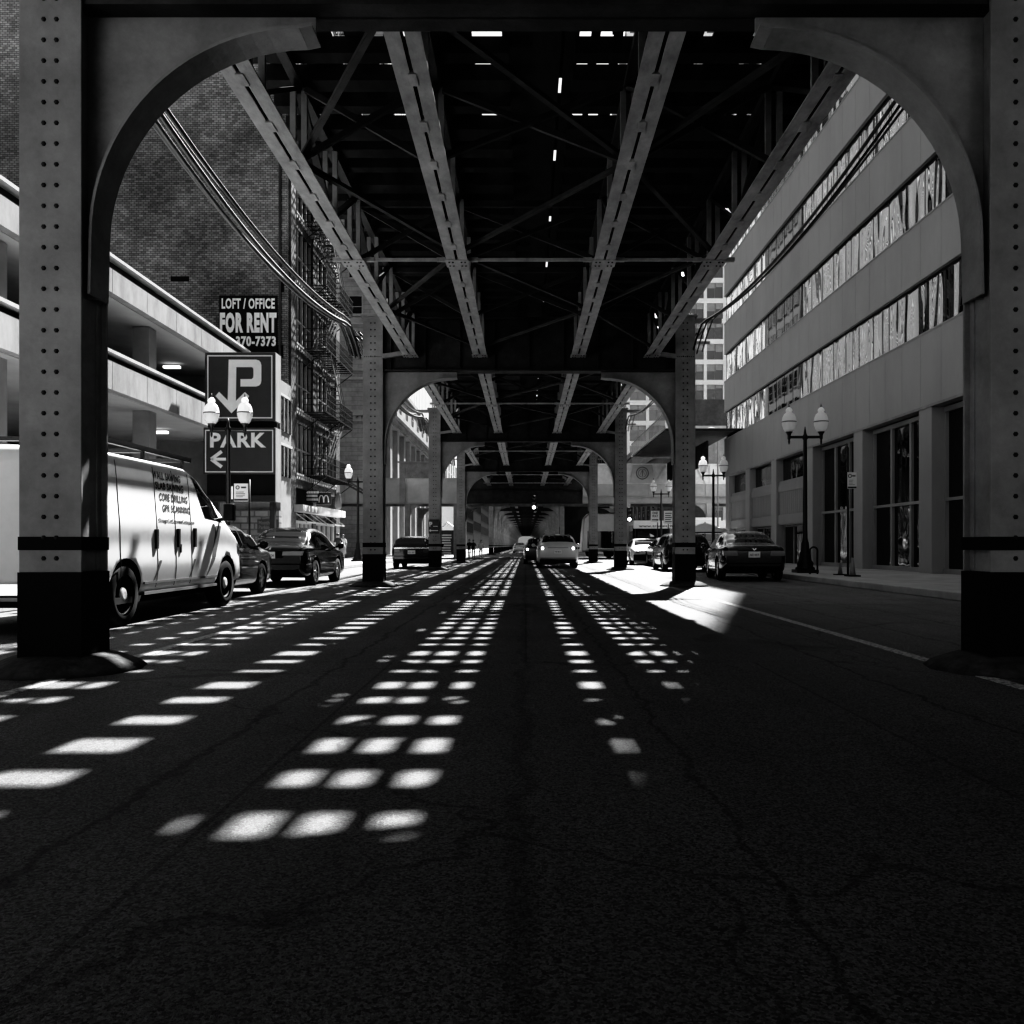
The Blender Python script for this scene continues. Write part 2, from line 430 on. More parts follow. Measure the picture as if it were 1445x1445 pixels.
SP = 14.1; B1 = 21.0
bent_spec = [(-21.3, 'hid'), (-7.2, ''), (6.9, ''), (21.0, ''), (35.1, ''), (49.2, ''), ]
far = [91.5 + 14.1*k for k in range(22)]
bent_labels = {2: 'nearest steel bent overhead, its riveted columns at the far edges',
               3: 'nearest complete steel bent, arched brackets and tall riveted columns beside the parked sedans',
               4: 'second complete steel bent, small parking arrow sign on its left column',
               5: 'third complete steel bent, last one before the crossing railway'}
bent0 = make_bent()
tag(bent0, 'x', 'viaduct bent')
n = 0
for i, (y, _) in enumerate(bent_spec + [(y, '') for y in far]):
    if i == 0: continue
    o = bent0 if n == 0 else copy_tree(bent0)
    n += 1; o.location = (.08, y, 0)
    o['group'] = 'steel bents carrying the elevated railway'
    if i in bent_labels: o['label'] = bent_labels[i]
    elif i == 1: o['label'] = 'riveted steel bent of the elevated railway behind the camera'
    elif i == 6: o['label'] = 'first dark steel bent beyond the crossing railway'
    else: o['label'] = 'distant dark steel bent in the tunnel of bents beyond the crossing railway'

# ------------------------------------------------------------------ spans: four lattice stringers, bracing, timber deck
STR = (-2.82, -1.12, 1.28, 3.08); ZC = 5.64; ZT = 6.78
SLOT = [(-2.87,-2.66), (-2.27,-2.12), (-1.82,-1.54), (-1.46,-1.25), (-.62,-.28), (.63,.78), (.88,1.02), (1.16,1.38), (2.09,2.21), (2.66,2.93), (3.06,3.28)]
DX0, DX1 = -3.36, 3.93
def make_span(L, far_=False):
    root = empty('railway_span')
    for xs in STR:
        b = MB()
        for s in (-1, 1):
            b.box(xs+s*.095-.075, xs+s*.095+.075, .18, L-.18, ZC, ZC+.02, M_chord)
            b.box(xs+s*.03-.008, xs+s*.03+.008, .18, L-.18, ZC+.022, ZC+.13, M_steel_d)
        y = .5
        while y < L-.3:                        # battens across the slot, then lattice
            b.box(xs-.04, xs+.04, y, y+.22, ZC-.012, ZC+.03, M_chord); y += .95
        b.box(xs-.06, xs+.06, .18, L-.18, ZT-.1, ZT, M_steel_d)
        np_ = 8; st = (L-.5)/np_
        for k in range(np_+1):
            y = .25+k*st
            for s in (-1, 1): b.box(xs+s*.07-.035, xs+s*.07+.035, y-.01, y+.05, ZC+.03, ZT-.1, M_steel)
            b.box(xs-.19, xs+.19, y-.16, y+.18, ZC-.016, ZC-.003, M_chord) if k in (0, 4, 8) else None
            if k < np_:
                a, c = (ZC+.1, ZT-.12) if k % 2 else (ZT-.12, ZC+.1)
                b.beam((xs, y+.06, a), (xs, y+st-.04, c), .1, .05, M_steel_d)
            if k in (0, 4, 8):
                for rx in (-.13, -.07, .07, .13):
                    for ry in (-.08, .1): b.lathe([(.018, 0), (.010, -.014)], (xs+rx, y+ry, ZC-.016), 6, M_rivet)
        b.build('lattice_stringer', M_steel, root)
    for yy in (.32, L/2):
        b = MB(); b.beam((STR[0], yy, ZC+.05), (STR[-1], yy, ZC+.05), .035, .05)
        for xs in STR:
            for s in (-1, 1): b.beam((xs+s*.2, yy, ZC+.05), (xs+s*.34, yy, ZC+.05), .07, .06)
        b.build('tie_rod', M_chord, root)
    for yy in (.7, L/4, L/2+.15, 3*L/4):
        b = MB()
        for a, c in zip(STR, STR[1:]):
            b.beam((a+.1, yy, ZC+.12), (c-.1, yy, ZT-.15), .06, .07); b.beam((a+.1, yy+.07, ZT-.15), (c-.1, yy+.07, ZC+.12), .06, .07)
            if yy != L/4: b.beam((a+.1, yy, ZT-.12), (c-.1, yy, ZT-.12), .08, .1)
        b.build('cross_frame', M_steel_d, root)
    b = MB()
    for (a, c) in ((0, 1), (1, 2), (2, 3)):
        for k in range(4):
            y0 = .4+k*(L-.8)/4; y1 = y0+(L-.8)/4
            p, q = (STR[a], STR[c]) if (k+a) % 2 else (STR[c], STR[a])
            b.beam((p, y0, ZC+.16), (q, y1, ZC+.16), .07, .05)
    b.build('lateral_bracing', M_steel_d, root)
    # ties in two tracks
    ties = MB(); y = .02
    rnd = random.Random(3 if not far_ else 5)
    while y < L-.1:
        w_ = rnd.choice((.18, .2, .2, .22, .28, .34) if not far_ else (.2, .2, .56)); j = rnd.uniform(-.02, .02)
        ties.box(DX0+rnd.uniform(0, .06), -.2, y+j, y+j+w_, ZT+.002, ZT+.2)
        ties.box(.58, DX1-rnd.uniform(0, .22), y+j, y+j+w_, ZT+.002, ZT+.2)
        y += .61
    ties.build('railway_ties', M_timber, root)
    bd = MB(); x = DX0+.2
    for (a, c) in SLOT+[(DX1-.05, DX1)]:
        x0, x1 = x, a
        if x1 > .42 and x0 < .42:               # centre walk with a narrow chink
            bd.box(x0, .425, .003, L-.003, ZT+.203, ZT+.245); bd.box(.465, x1, .003, L-.003, ZT+.203, ZT+.245)
        elif x1-x0 > .02:
            y = .003
            while y < L-.01:
                y1 = min(y+rnd.uniform(.9, 2.6), L-.003)
                bd.box(x0-rnd.uniform(-.02, .015), x1+rnd.uniform(-.02, .015), y, y1-.004, ZT+.203, ZT+.245); y = y1
        x = c
    y = .1
    while y < L-.5:                             # cleats close most of the chink
        ln = rnd.choice((.9, 1.6, 2.2)); bd.box(.40, .49, y, min(y+ln, L-.05), ZT+.247, ZT+.27); y += ln+rnd.choice((.16, .3, .4))
    bd.build('deck_boards', M_timber, root)
    rl = MB()
    for x in (-2.70, -1.26, 1.39, 2.83):
        if x in (-2.70, -1.26, 1.39, 2.83): rl.box(x-.035, x+.035, 0.002, L-.002, ZT+.25, ZT+.40)
    rl.build('rail', M_steel_d, root)
    sf = MB()
    for x in (DX0+.05, ):
        sf.beam((x, 0, 8.0), (x, L, 8.0), .05, .05); sf.beam((x, 0, 7.5), (x, L, 7.5), .05, .05)
        yy = .5
        while yy < L: sf.beam((x, yy, 7.03), (x, yy, 8.0), .05, .05); yy += 2.2
    sf.build('walkway_railing', M_steel, root)
    return root
span0 = make_span(SP)
tag(span0, 'x', 'railway span')
spans = [(-21.3, 'hidden'), (-7.2, ''), (6.9, ''), (21.0, ''), (35.1, '')] + [(49.2+14.1*k, '') for k in range(25)]
sl = {2: 'lattice stringers and timber track deck between the nearest bent and the first complete one',
      3: 'lattice stringers and timber track deck between the first and second complete bents',
      4: 'lattice stringers and dark track deck running up to the last bent before the crossing'}
for i, (y, _) in enumerate(spans):
    if i == 3: spanB = make_span(SP, True); o = spanB
    else: o = span0 if i == 0 else copy_tree(span0 if i < 3 else spanB)
    tag(o, None, 'railway span')
    o.location = (0, y, 0); o['group'] = 'spans of the elevated railway'
    o['label'] = sl.get(i, 'span of elevated track deck above the street behind the camera' if i < 2 else ('dark span of the elevated track passing over the cross street' if i in (5, 6, 7) else 'distant dark span of elevated track beyond the cross street'))

# cables along both sides
def make_cables(s, offs, L, rad):
    root = empty('cable_bundle')
    for k, (dx, dz, sag) in enumerate(offs):
        b = MB(); pts = []
        for j in range(25):
            t = j/24
            z = 6.14+dz-sag*math.sin(PI*min(1, max(0, (t-.06)/.84)))**.8 if .06 < t < .9 else 6.14+dz
            if t >= .9: z = 6.14+dz-.5*((t-.9)/.1)**1.6
            x = s*(4.1+dx)
            pts.append((x, t*L, z))
        b.tube(pts, rad[k], n=6); b.build('cable', M_castiron if k % 2 else mat('cable_sheath', .06, .5), root)
    return root
offL = [(0, 0, .56), (.05, .03, .55), (.11, .0, .56), (.19, .05, .52), (.25, .09, .49), (.02, .13, .46), (.13, .17, .42)]
cb = make_cables(-1, offL, SP, [.035, .02, .03, .02, .035, .03, .016])
offR = [(0, .05, .5), (.12, .1, .5), (.26, .16, .42)]
cr = make_cables(1, offR, SP, [.025, .02, .018])
first = True
for i, y in enumerate((6.9, 21.0, 35.1)):
    nm = ('nearest', 'second', 'third')[i]
    for src, sd_, m_ in ((cb, 'left', 'seven'), (cr, 'right', 'three')):
        o = src if i == 0 else copy_tree(src)
        o.location = (0, y, 0)
        tag(o, f'bundle of {m_} cables sagging along the {sd_} side of the viaduct, {nm} bay', 'cable bundle', 'cables slung beside the viaduct')

# ------------------------------------------------------------------ crossing railway with station
b_root = empty('crossing_railway', (0, 66, 0))
tag(b_root, 'pale plate girder railway with white panelled lattice railing crossing over the street', 'railway viaduct')
M_cross = mat('pale_grey_steel', .5, .6, var=.12, scale=1.2, grime=.25)
b = MB()
b.box(-40, -4.6, 0, .03, 4.3, 6.2); b.box(-40, -4.6, -.15, .15, 6.2, 6.24); b.box(-40, -4.6, -.15, .15, 4.27, 4.3)
x = -38
while x < -4.7: b.box(x-.02, x+.02, -.1, 0, 4.31, 6.19); x += 2.4
b.build('plate_girder', M_cross, b_root)
b = MB()
b.box(-4.6, 4.4, 0, .03, 4.3, 6.2); b.box(-4.6, 4.4, -.15, .15, 4.27, 4.3); b.box(-4.6, 4.4, -.15, .15, 5.3, 5.34)
b.build('plate_girder', M_steel_d, b_root)  # middle stretch coloured darker for the shade under the viaduct
b = MB(); b.box(4.41, 40, 0, .03, 4.3, 5.3); b.box(4.41, 40, -.15, .15, 5.3, 5.34); b.box(4.41, 40, -.15, .15, 4.27, 4.3)
b.box(4.41, 40, -.3, -.27, 4.86, 5.75); b.box(4.41, 40, -.42, -.2, 4.8, 4.86)
x = 5.1
while x < 39: b.box(x-.02, x+.02, -.34, -.3, 4.87, 5.74); x += 2.2
b.build('plate_girder', M_cross, b_root)
b = MB()       # white panelled truss
b.box(4.6, 40, -.2, -.17, 5.8, 7.25); b.box(4.6, 40, -.3, -.1, 7.25, 7.34); b.box(4.6, 40, -.3, -.1, 5.76, 5.84)
x = 5.4
while x < 39:
    b.beam((x, -.24, 5.85), (x+.8, -.24, 7.25), .09, .05); b.beam((x+.8, -.24, 7.25), (x+1.6, -.24, 5.85), .09, .05); b.box(x+1.9, x+2.0, -.27, -.2, 5.85, 7.24); x += 2.3
b.build('lattice_railing', mat('white_lattice_paint', .8, .6, var=.1, grime=.2), b_root)
pl = MB(); pl.prism([(8.1, 5.85), (9.9, 5.85), (9.75, 7.24), (8.25, 7.24)], 'y', -.34, -.3)
pn = pl.build('emblem_panel', M_cross, b_root)
e = MB(); e.lathe([(.5, -.0), (.5, -.03), (.42, -.03), (.42, 0)], (9.0, -.34, 6.6), 28, ax='y', caps=False); e.lathe([(.33, 0), (.33, -.02), (.29, -.02), (.29, 0)], (9.0, -.34, 6.6), 24, ax='y', caps=False)
e.beam((8.8, -.35, 6.45), (9.0, -.35, 6.85), .06, .02); e.beam((9.2, -.35, 6.45), (9.0, -.35, 6.85), .06, .02); e.beam((9.0, -.35, 6.35), (9.0, -.35, 6.8), .06, .02)
e.build('round_emblem', M_inkg, pn)
b = MB(); b.box(-40, 40, .1, 8, 5.9, 6.1); b.box(-40, 40, .2, .5, 5.0, 5.85)
b.build('track_deck', M_timber, b_root)
b = MB(); b.box(-40, 40, 7.9, 7.95, 4.4, 6.2); b.build('plate_girder', M_steel, b_root)
for cx_ in (-9.2, -5.4, 7.9, 14.2):
    for cy in (.0, 7.9):
        b = MB(); b.box(cx_-.2, cx_+.2, cy-.15, cy+.25, 0, 4.27); b.build('column', M_cross if cx_ > 0 else M_steel, b_root)
        b = MB(); s = 1 if cx_ < 0 else -1
        arc = [(cx_+s*(1.5+1.3*math.cos(a)), 3.0+1.25*math.sin(a)) for a in [PI/2 + PI/2*k/10 for k in range(11)]]
        b.prism([(cx_+s*.2, 4.26)] + [(u, min(v, 4.25)) for u, v in arc] + [(cx_+s*.2, 2.9)], 'y', cy, cy+.04); b.build('arch_bracket', M_cross if cx_ > 0 else M_steel, b_root)
b = MB(); b.box(-9.7, -6.2, -.32, -.28, 6.2, 7.4); b.box(-9.75, -9.3, -.4, -.3, 4.3, 7.45); b.box(-9.9, -6.0, -.45, -.1, 7.4, 7.5)
b.beam((-8.9, -.35, 6.25), (-8.3, -.35, 7.4), .08, .05); b.beam((-8.3, -.35, 7.4), (-7.7, -.35, 6.25), .08, .05)
b.build('lattice_railing', M_steel, b_root)

# station canopy and walkway to the right
st = empty('station_house', (0, 66, 0))
tag(st, 'dark elevated station house with concrete canopy beside the white grid tower', 'station')
b = MB(); b.box(12.6, 40, .3, 9, 10.3, 12.4); b.build('roof', mat('stained_dark_concrete', .07, .9, var=.3, grime=.4), st)
b = MB(); b.box(12.5, 40, .1, .3, 10.12, 10.32); b.build('canopy_edge', M_conc, st)
b = MB(); b.box(12.6, 40, 1.5, 8, 7.4, 10.1); b.build('wall', M_blackm, st)
b = MB(); b.box(12.4, 40, -.05, .05, 7.4, 9.35); b.box(12.4, 40, -.1, .1, 9.35, 9.42)
x = 12.8
while x < 39: b.box(x, x+.04, -.08, -.05, 7.4, 9.35); x += .9
b.build('panelled_railing', M_steel, st)
wk = empty('station_walkway', (0, 50, 0))
tag(wk, 'dark elevated walkway with upright bar railing right of the viaduct', 'walkway')
b = MB(); b.box(8.2, 12.4, 0, 15.6, 7.75, 7.9); b.build('floor', M_steel_d, wk)
b = MB(); b.box(8.12, 8.2, -.1, 15.6, 7.84, 7.95); b.build('edge_beam', M_cross, wk)
b = MB(); b.box(8.14, 8.19, 0, 15.6, 8.78, 8.84)
y = .1
while y < 15.5: b.box(8.14, 8.18, y, y+.05, 7.96, 8.78); y += .42
b.build('railing', M_steel, wk)
b = MB(); b.box(10.9, 10.95, 1, 15.6, 5.9, 7.3)
y = 1
while y < 15.5: b.box(10.8, 10.9, y, y+.06, 5.9, 7.3); y += .5
b.build('ribbed_screen', M_steel_d, wk)

# ------------------------------------------------------------------ building helpers
def window_grid(root, plane, xpos, u0, u1, nu, z0, z1, nz, wu, wz, frame, pane, depth=.15, cap=96, out=1):
    """separate windows (> pane) on a facade; plane 'x' = facade at x const (u along y), 'y' = at y const (u along x)"""
    proto = None; c = 0
    for i in range(nu):
        for j in range(nz):
            if c >= cap: return
            u = u0+(i+.5)*(u1-u0)/nu; z = z0+(j+.5)*(z1-z0)/nz
            if proto is None:
                f = MB(); t = .09
                def bx(mb, a0, a1, d0, d1, h0, h1):
                    if plane == 'x': mb.box(min(d0*out, d1*out), max(d0*out, d1*out), a0, a1, h0, h1)
                    else: mb.box(a0, a1, min(-d0, -d1), max(-d0, -d1), h0, h1)
                bx(f, -wu/2-t, wu/2+t, -.05, .09, -wz/2-.14, -wz/2)
                bx(f, -wu/2-t, -wu/2, -.05, .06, -wz/2, wz/2); bx(f, wu/2, wu/2+t, -.05, .06, -wz/2, wz/2)
                bx(f, -wu/2-t, wu/2+t, -.05, .06, wz/2, wz/2+t)
                bx(f, -wu/2, wu/2, .003, .035, -.03, .03)
                fo = f.build('window', frame, root)
                p = MB(); bx(p, -wu/2, wu/2, -.02, .012, -wz/2, wz/2); po = p.build('pane', pane, fo)
                proto = (fo, po); o = fo
            else:
                o = proto[0].copy(); COL.objects.link(o); q = proto[1].copy(); COL.objects.link(q); q.parent = o
            o.location = (xpos, u, z) if plane == 'x' else (u, xpos, z)
            c += 1

# right-hand office building --------------------------------------------------
ob = empty('office_building', (0, 0, 0))
tag(ob, 'grey panelled office building with ribbon windows above the right pavement', 'building')
M_panel = mat('grey_metal_panel', .34, .5, var=.07, scale=.5, grime=.16, stretch=(1, 1, .4))
YE = 52.7; Y0 = -12.0
bands = []
z = 5.3
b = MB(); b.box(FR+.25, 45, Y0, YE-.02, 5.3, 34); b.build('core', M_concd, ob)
zz = [5.3+.0] ; k = 0
pz0 = 5.3; pz1 = 7.53
lev = []
while pz0 < 33:
    lev.append((pz0, min(pz1, 34))); pz0 = pz1+1.78; pz1 = pz0+1.79
for (a, c) in lev:
    b = MB(); y = YE
    wdt = 1.31
    while y > Y0+.1:
        b.box(FR, FR+.24, max(y-wdt, Y0)+.008, y-.008, a, c); y -= wdt
    b.box(FR+.02, FR+.25, Y0, YE, a+.01, c-.01)
    x = FR
    while x < 40: b.box(x+.25, x+wdt+.24, YE-.015, YE+.05, a, c); x += wdt+.015
    b.box(FR-.02, FR+.1, Y0, YE, a-.05, a+.0); b.box(FR-.02, FR+.1, Y0, YE, c+.0, c+.05)
    b.build('panel_band', M_panel, ob)
for (a, c) in lev[:-1]:
    y = YE
    while y > Y0+2:                # each pane of a ribbon window is slightly out of true
        pass; break
    MB().box(FR+.13, FR+.16, 44.2, YE, c+.05, c+1.73).build('ribbon_window', M_wavy, ob)
    MB().box(FR+.13, FR+.16, 38.1, 44.19, c+.05, c+1.73).build('ribbon_window', M_wflat, ob)
    wdw = MB().box(FR+.13, FR+.16, Y0, 38.09, c+.05, c+1.73).build('ribbon_window', M_wavy2, ob)
    f = MB(); f.box(FR+.10, FR+.135, Y0, YE, c+.0501, c+.09); f.box(FR+.10, FR+.135, Y0, YE, c+1.69, c+1.729); y = YE-.02
    while y > Y0: f.box(FR+.118, FR+.135, y-.014, y, c+.09, c+1.69); y -= wdt
    f.build('mullions', M_steel_d, wdw)
# base storey
piers = [51.9, 47.2, 42.2, 36.9, 31.5, 26.2, 20.9, 15.6, 10.3, 5.0]
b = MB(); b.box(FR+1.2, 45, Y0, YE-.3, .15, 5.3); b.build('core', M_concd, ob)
for y in piers:
    b = MB(); b.box(FR, FR+.9, y-.42, y+.42, .15, 5.28); b.build('pier', M_panel, ob, bevel=.01)
b = MB(); b.box(FR-.03, FR+.3, Y0, YE, 5.22, 5.3); b.build('soffit_trim', M_steel, ob)
M_shut = mat('corrugated_shutter', .26, .55, var=.08, scale=1, stretch=(1, 8, 1))
for i, (ya, yb) in enumerate(zip(piers[1:], piers)):
    y0, y1 = ya+.43, yb-.43
    if i < 3:
        b = MB(); b.box(FR+.35, FR+.42, y0, y1, 4.15, 5.21); b.build('transom_window', M_glassd, ob)
        b = MB(); b.box(FR+.15, FR+.34, y0, y1, 2.0, 4.13); b.box(FR+.1, FR+.15, y0, y1, 3.6, 3.95); b.box(FR+.1, FR+.15, y0, y1, 2.05, 2.5)
        y = y0+.1
        while y < y1: b.box(FR+.135, FR+.15, y, y+.03, 2.5, 3.6); y += .3
        b.build('shutter_box', M_shut, ob)
        b = MB(); b.box(FR+.45, FR+.5, y0, y1, .15, 1.98); g = b.build('shop_window', M_glassd, ob)
        b = MB()
        for t in (0, .33, .66, 1): yy = y0+(y1-y0)*t; b.box(FR+.38, FR+.448, yy-.05, yy+.05, .16, 1.98)
        b.box(FR+.38, FR+.448, y0, y1, 1.9, 1.98); b.build('frame', M_shut, g)
    else:
        b = MB(); b.box(FR+.5, FR+.55, y0, y1, .15, 5.2); g = b.build('shop_window', M_glassd, ob)
        b = MB()
        for t in (0, .33, .66, 1):
            yy = y0+(y1-y0)*t; b.box(FR+.4, FR+.498, yy-.06, yy+.06, .3, 5.2)
        b.box(FR+.38, FR+.48, y0, y1, 5.05, 5.2); b.box(FR+.38, FR+.48, y0, y1, 2.35, 2.45); b.box(FR+.35, FR+.5, y0, y1, .15, .3)
        b.build('frame', M_panel, g)
b = MB(); b.box(14.0, 44, Y0, 48.7, 34, 78); b.build('shadow_block', M_panel, ob)  # upper block added to throw the shadow edge across the road
yy = 48.9
for k in range(3): MB().box(14.0, 14.6, yy, yy+.22-.05*k, 34.002, 78).build('shadow_fin', M_panel, ob); yy += .48  # fins added to soften the edge of the block's shadow

# white grid tower far right
tw = empty('office_tower', (0, 150, 0))
tag(tw, 'white gridded office tower rising beyond the cross street', 'building')
b = MB(); b.box(18.2, 60, .6, 30, 0, 95); b.build('core', M_concd, tw)
b = MB(); x = 17.8
while x < 60: b.box(x, x+.55, 0, .6, 0, 95); x += 3.4
z = 0.6
while z < 95: b.box(17.8, 60, .02, .58, z, z+.85); z += 3.6
b.build('white_frame', M_white, tw)
M_tg = glass('tower_glass', .10, .08, .05, (.6, .6, .9))
z = .6; nn_ = 0
while z < 94:
    b = MB(); b.box(18, 60, .35, .4, z+.86, z+3.59); g = b.build('window_row', M_tg, tw)
    b = MB(); b.box(18, 60, .3, .348, z+.861, z+.9); x = 17.8
    while x < 60: b.box(x+1.93, x+2.0, .3, .348, z+.9, z+3.589); x += 3.4
    b.build('mullions', M_concd, g)
    b = MB(); rnd = random.Random(int(z*10)); x = 18.35
    while x < 59:
        h = rnd.uniform(.5, 1.5); b.box(x, x+1.55, .335, .349, z+3.59-h, z+3.58); b.box(x+1.65, x+2.8, .335, .349, z+3.59-h*rnd.uniform(.6, 1.3), z+3.58); x += 3.4
    b.build('blinds', M_conc, g)
    z += 3.6

# left: parking garage -------------------------------------------------------
pg = empty('parking_garage', (0, 0, 0))
tag(pg, 'open concrete parking garage with pale precast parapets left of the street', 'parking garage')
GX = -13.0
for (zt, za, zb) in ((10.14, 9.7, 8.95), (7.14, 6.8, 5.9), (13.2, 12.8, 12.0)):
    if zt > 12: continue
    b = MB(); y = -10
    while y < 39.9:
        y1 = min(y+2.45, 40); b.box(GX-.2, GX, y+.012, y1-.012, zb, za); y += 2.45
    b.box(GX-.25, GX-.2, -10, 40, zb, za)
    b.build('parapet_panel', M_concl, pg)
    b = MB(); b.box(GX-.35, GX+.06, -10, 40.05, zt-.1, zt); b.build('coping', M_conc, pg)
    b = MB(); b.box(GX-.3, GX-.24, -10, 40, za, zt-.1); b.build('recess_board', M_steel_d, pg)
    b = MB(); b.box(-36, GX-.26, -10, 40, zb-.02, zb+.25); b.build('deck_slab', mat('garage_soffit', .3, .8, var=.15, scale=.5), pg)
for y in (-5, 4, 13, 22, 31, 38.5):
    for x in (-13.9, -24):
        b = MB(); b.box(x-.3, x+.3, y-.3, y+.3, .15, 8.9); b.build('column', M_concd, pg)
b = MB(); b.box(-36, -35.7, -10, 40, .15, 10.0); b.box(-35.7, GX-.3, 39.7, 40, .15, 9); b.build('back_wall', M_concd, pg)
for (x, y, z) in ((-15.4, 37, 8.72), (-15.3, 35.5, 5.68), (-17.5, 31, 8.72), (-17.5, 26, 5.68)):
    o = MB().box(x-.35, x+.35, y-.1, y+.1, z, z+.1).build('fluorescent_tube', mat('fluorescent', .9, emit=1.6), pg)
b = MB(); b.box(-12.9, -11.95, 40.9, 43.3, .15, 9.1); b.build('stair_tower', M_concd, pg)
for (za, zb) in ((6.6, 8.3), (4.4, 5.9)):
    b = MB(); b.box(-11.95, -11.9, 41.1, 43.1, za, zb); wd = b.build('window', M_glassd, pg)
    b = MB(); b.box(-11.95, -11.85, 41.0, 43.2, zb, zb+.12)
    for k in range(4): b.box(-11.9, -11.86, 41.1+k*.65, 41.16+k*.65, za, zb)
    b.build('frame', M_conc, wd)
b = MB(); b.box(-22, -11.25, 39.0, 39.3, 2.6, 3.05); b.box(-22, -11.25, 39.05, 39.3, 3.05, 3.1); b.build('lower_beam', M_concl, pg)
sw = MB(); sw.box(-21, -11.2, 38.6, 39.0, .15, 2.6)
tag(sw.build('stone_wall', brick('stone_wall_blocks', .2, .1, 'xz', .4, .38)), 'low rough stone wall under the parking signs', 'wall')
# signs on that wall
def board(name, x0, x1, y, z0, z1, m, label, cat, depth=.05):
    r = empty(name, ((x0+x1)/2, y, z0)); tag(r, label, cat)
    MB().box(-(x1-x0)/2, (x1-x0)/2, 0, depth, 0, z1-z0).build('board', m, r, bevel=.004)
    return r
YS = 38.55
p0 = at(363, 733, YS); p1 = at(393, 752, YS)
r = board('rate_sign', p0.x, p1.x, YS, p1.z, p0.z, M_sign, 'small dark monthly parking sign fixed to the stone wall', 'sign')
hh = p0.z-p1.z
text('lettering', 'Monthly\nParking', (-.1, -.006, hh*.55), (1,0,0), (0,0,1), .62, .42, M_inkg, r, .01, align='L')

# the big parking sign --------------------------------------------------------
YP = 33.0
ps = empty('parking_sign', (0, YP, 0)); tag(ps, 'tall black double parking sign with arrow and large letter P', 'sign')
def px(x, y, Y=YP): v = at(x, y, Y); return v.x, v.z
x0, zt = px(289, 497); x1, zb = px(388, 594)
MB().box(x0, x1, 0, .75, zb, zt).build('upper_cabinet', M_sign, ps, bevel=.02)
def border(x0, x1, z0, z1, t, y, parent):
    b = MB(); b.box(x0, x1, y-.008, y, z1-t, z1); b.box(x0, x1, y-.008, y, z0, z0+t); b.box(x0, x0+t, y-.008, y, z0+t, z1-t); b.box(x1-t, x1, y-.008, y, z0+t, z1-t)
    b.build('border_line', M_signfg, parent)
border(x0+.1, x1-.1, zb+.1, zt-.12, .04, 0, ps)
# P with an arrow for its stem
def pz(pts): return [px(a, c) for a, c in pts]
b = MB()
def zoomp(a, c): return (228+a/5.78, 334+c/5.78)
outer = [zoomp(*p) for p in ((548,1003),(770,1003),(795,1010),(808,1025),(814,1050),(814,1175),(808,1200),(795,1214),(770,1222),(644,1222),(644,1162),(735,1162),(748,1150),(750,1135),(750,1085),(746,1070),(735,1064),(610,1064),(606,1340),(680,1268),(715,1300),(570,1440),(440,1300),(470,1266),(540,1336))]
b.prism([px(*p) for p in outer], 'y', -.012, 0)
b.build('letter_p_arrow', M_signfg, ps)
x0b, zt2 = px(287, 603); x1b, zb2 = px(388, 669)
MB().box(x0b, x1b, 0, .8, zb2, zt2).build('lower_cabinet', M_sign, ps, bevel=.02)
border(x0b+.07, x1b-.07, zb2+.07, zt2-.1, .035, 0, ps)
a = px(296.5, 610.5); c = px(375.5, 631.5)
text('lettering', 'PARK', ((a[0]+c[0])/2, -.002, (a[1]+c[1])/2), (1,0,0), (0,0,1), c[0]-a[0], a[1]-c[1], M_signfg, ps, .035)
b = MB()
b.beam((px(299, 648)[0], -.01, px(299, 648)[1]), (px(320, 648)[0], -.01, px(320, 648)[1]), .01, .11, up=(0,0,1))
for q in ((313, 637), (313, 659)):
    a_, c_ = px(299, 648), px(*q); b.beam((a_[0]-.02, -.012, a_[1]), (c_[0], -.012, c_[1]), .01, .13)
b.build('left_arrow', M_signfg, ps)
x0c, z3 = px(289, 672); x1c, z4 = px(388, 708)
MB().box(x0c+.05, x1c, .1, .75, z4, zt2-.3).build('dark_base_cabinet', M_blackm, ps)
MB().box(x0c+.05, x1c, .02, .09, z4, z4+.25).build('ledge', M_black, ps)
MB().box(x0b+.1, x1b-.1, .2, .6, zt2, zb).build('neck', M_blackm, ps)
for x in (x1-.2, x0+.3):
    MB().box(x-.1, x+.1, .3, .5, .15, z4).build('post', M_black, ps)
b = MB(); b.box(x1+.002, x1+.02, .02, .74, zb, zt); b.box(x1b+.002, x1b+.02, .02, .78, z4, zt2); b.build('side_cladding', M_concl, ps)

# brick loft building ----------------------------------------------------------
bl = empty('brick_building', (0, 0, 0)); tag(bl, 'old dark brick loft building with iron fire escape on its street front', 'building')
BY0, BY1 = 43.5, 55.2
M_bk = brick('sooty_brick', .24, .05, 'xz', .45); M_bk2 = brick('dark_street_brick', .08, .08, 'yz', .5)
MB().box(-40, FL, BY0, BY0+.3, .15, 38).build('party_wall', M_bk, bl)
MB().box(-40, FL-.2, BY0+.3, BY1, .15, 38).build('core', M_blackm, bl)
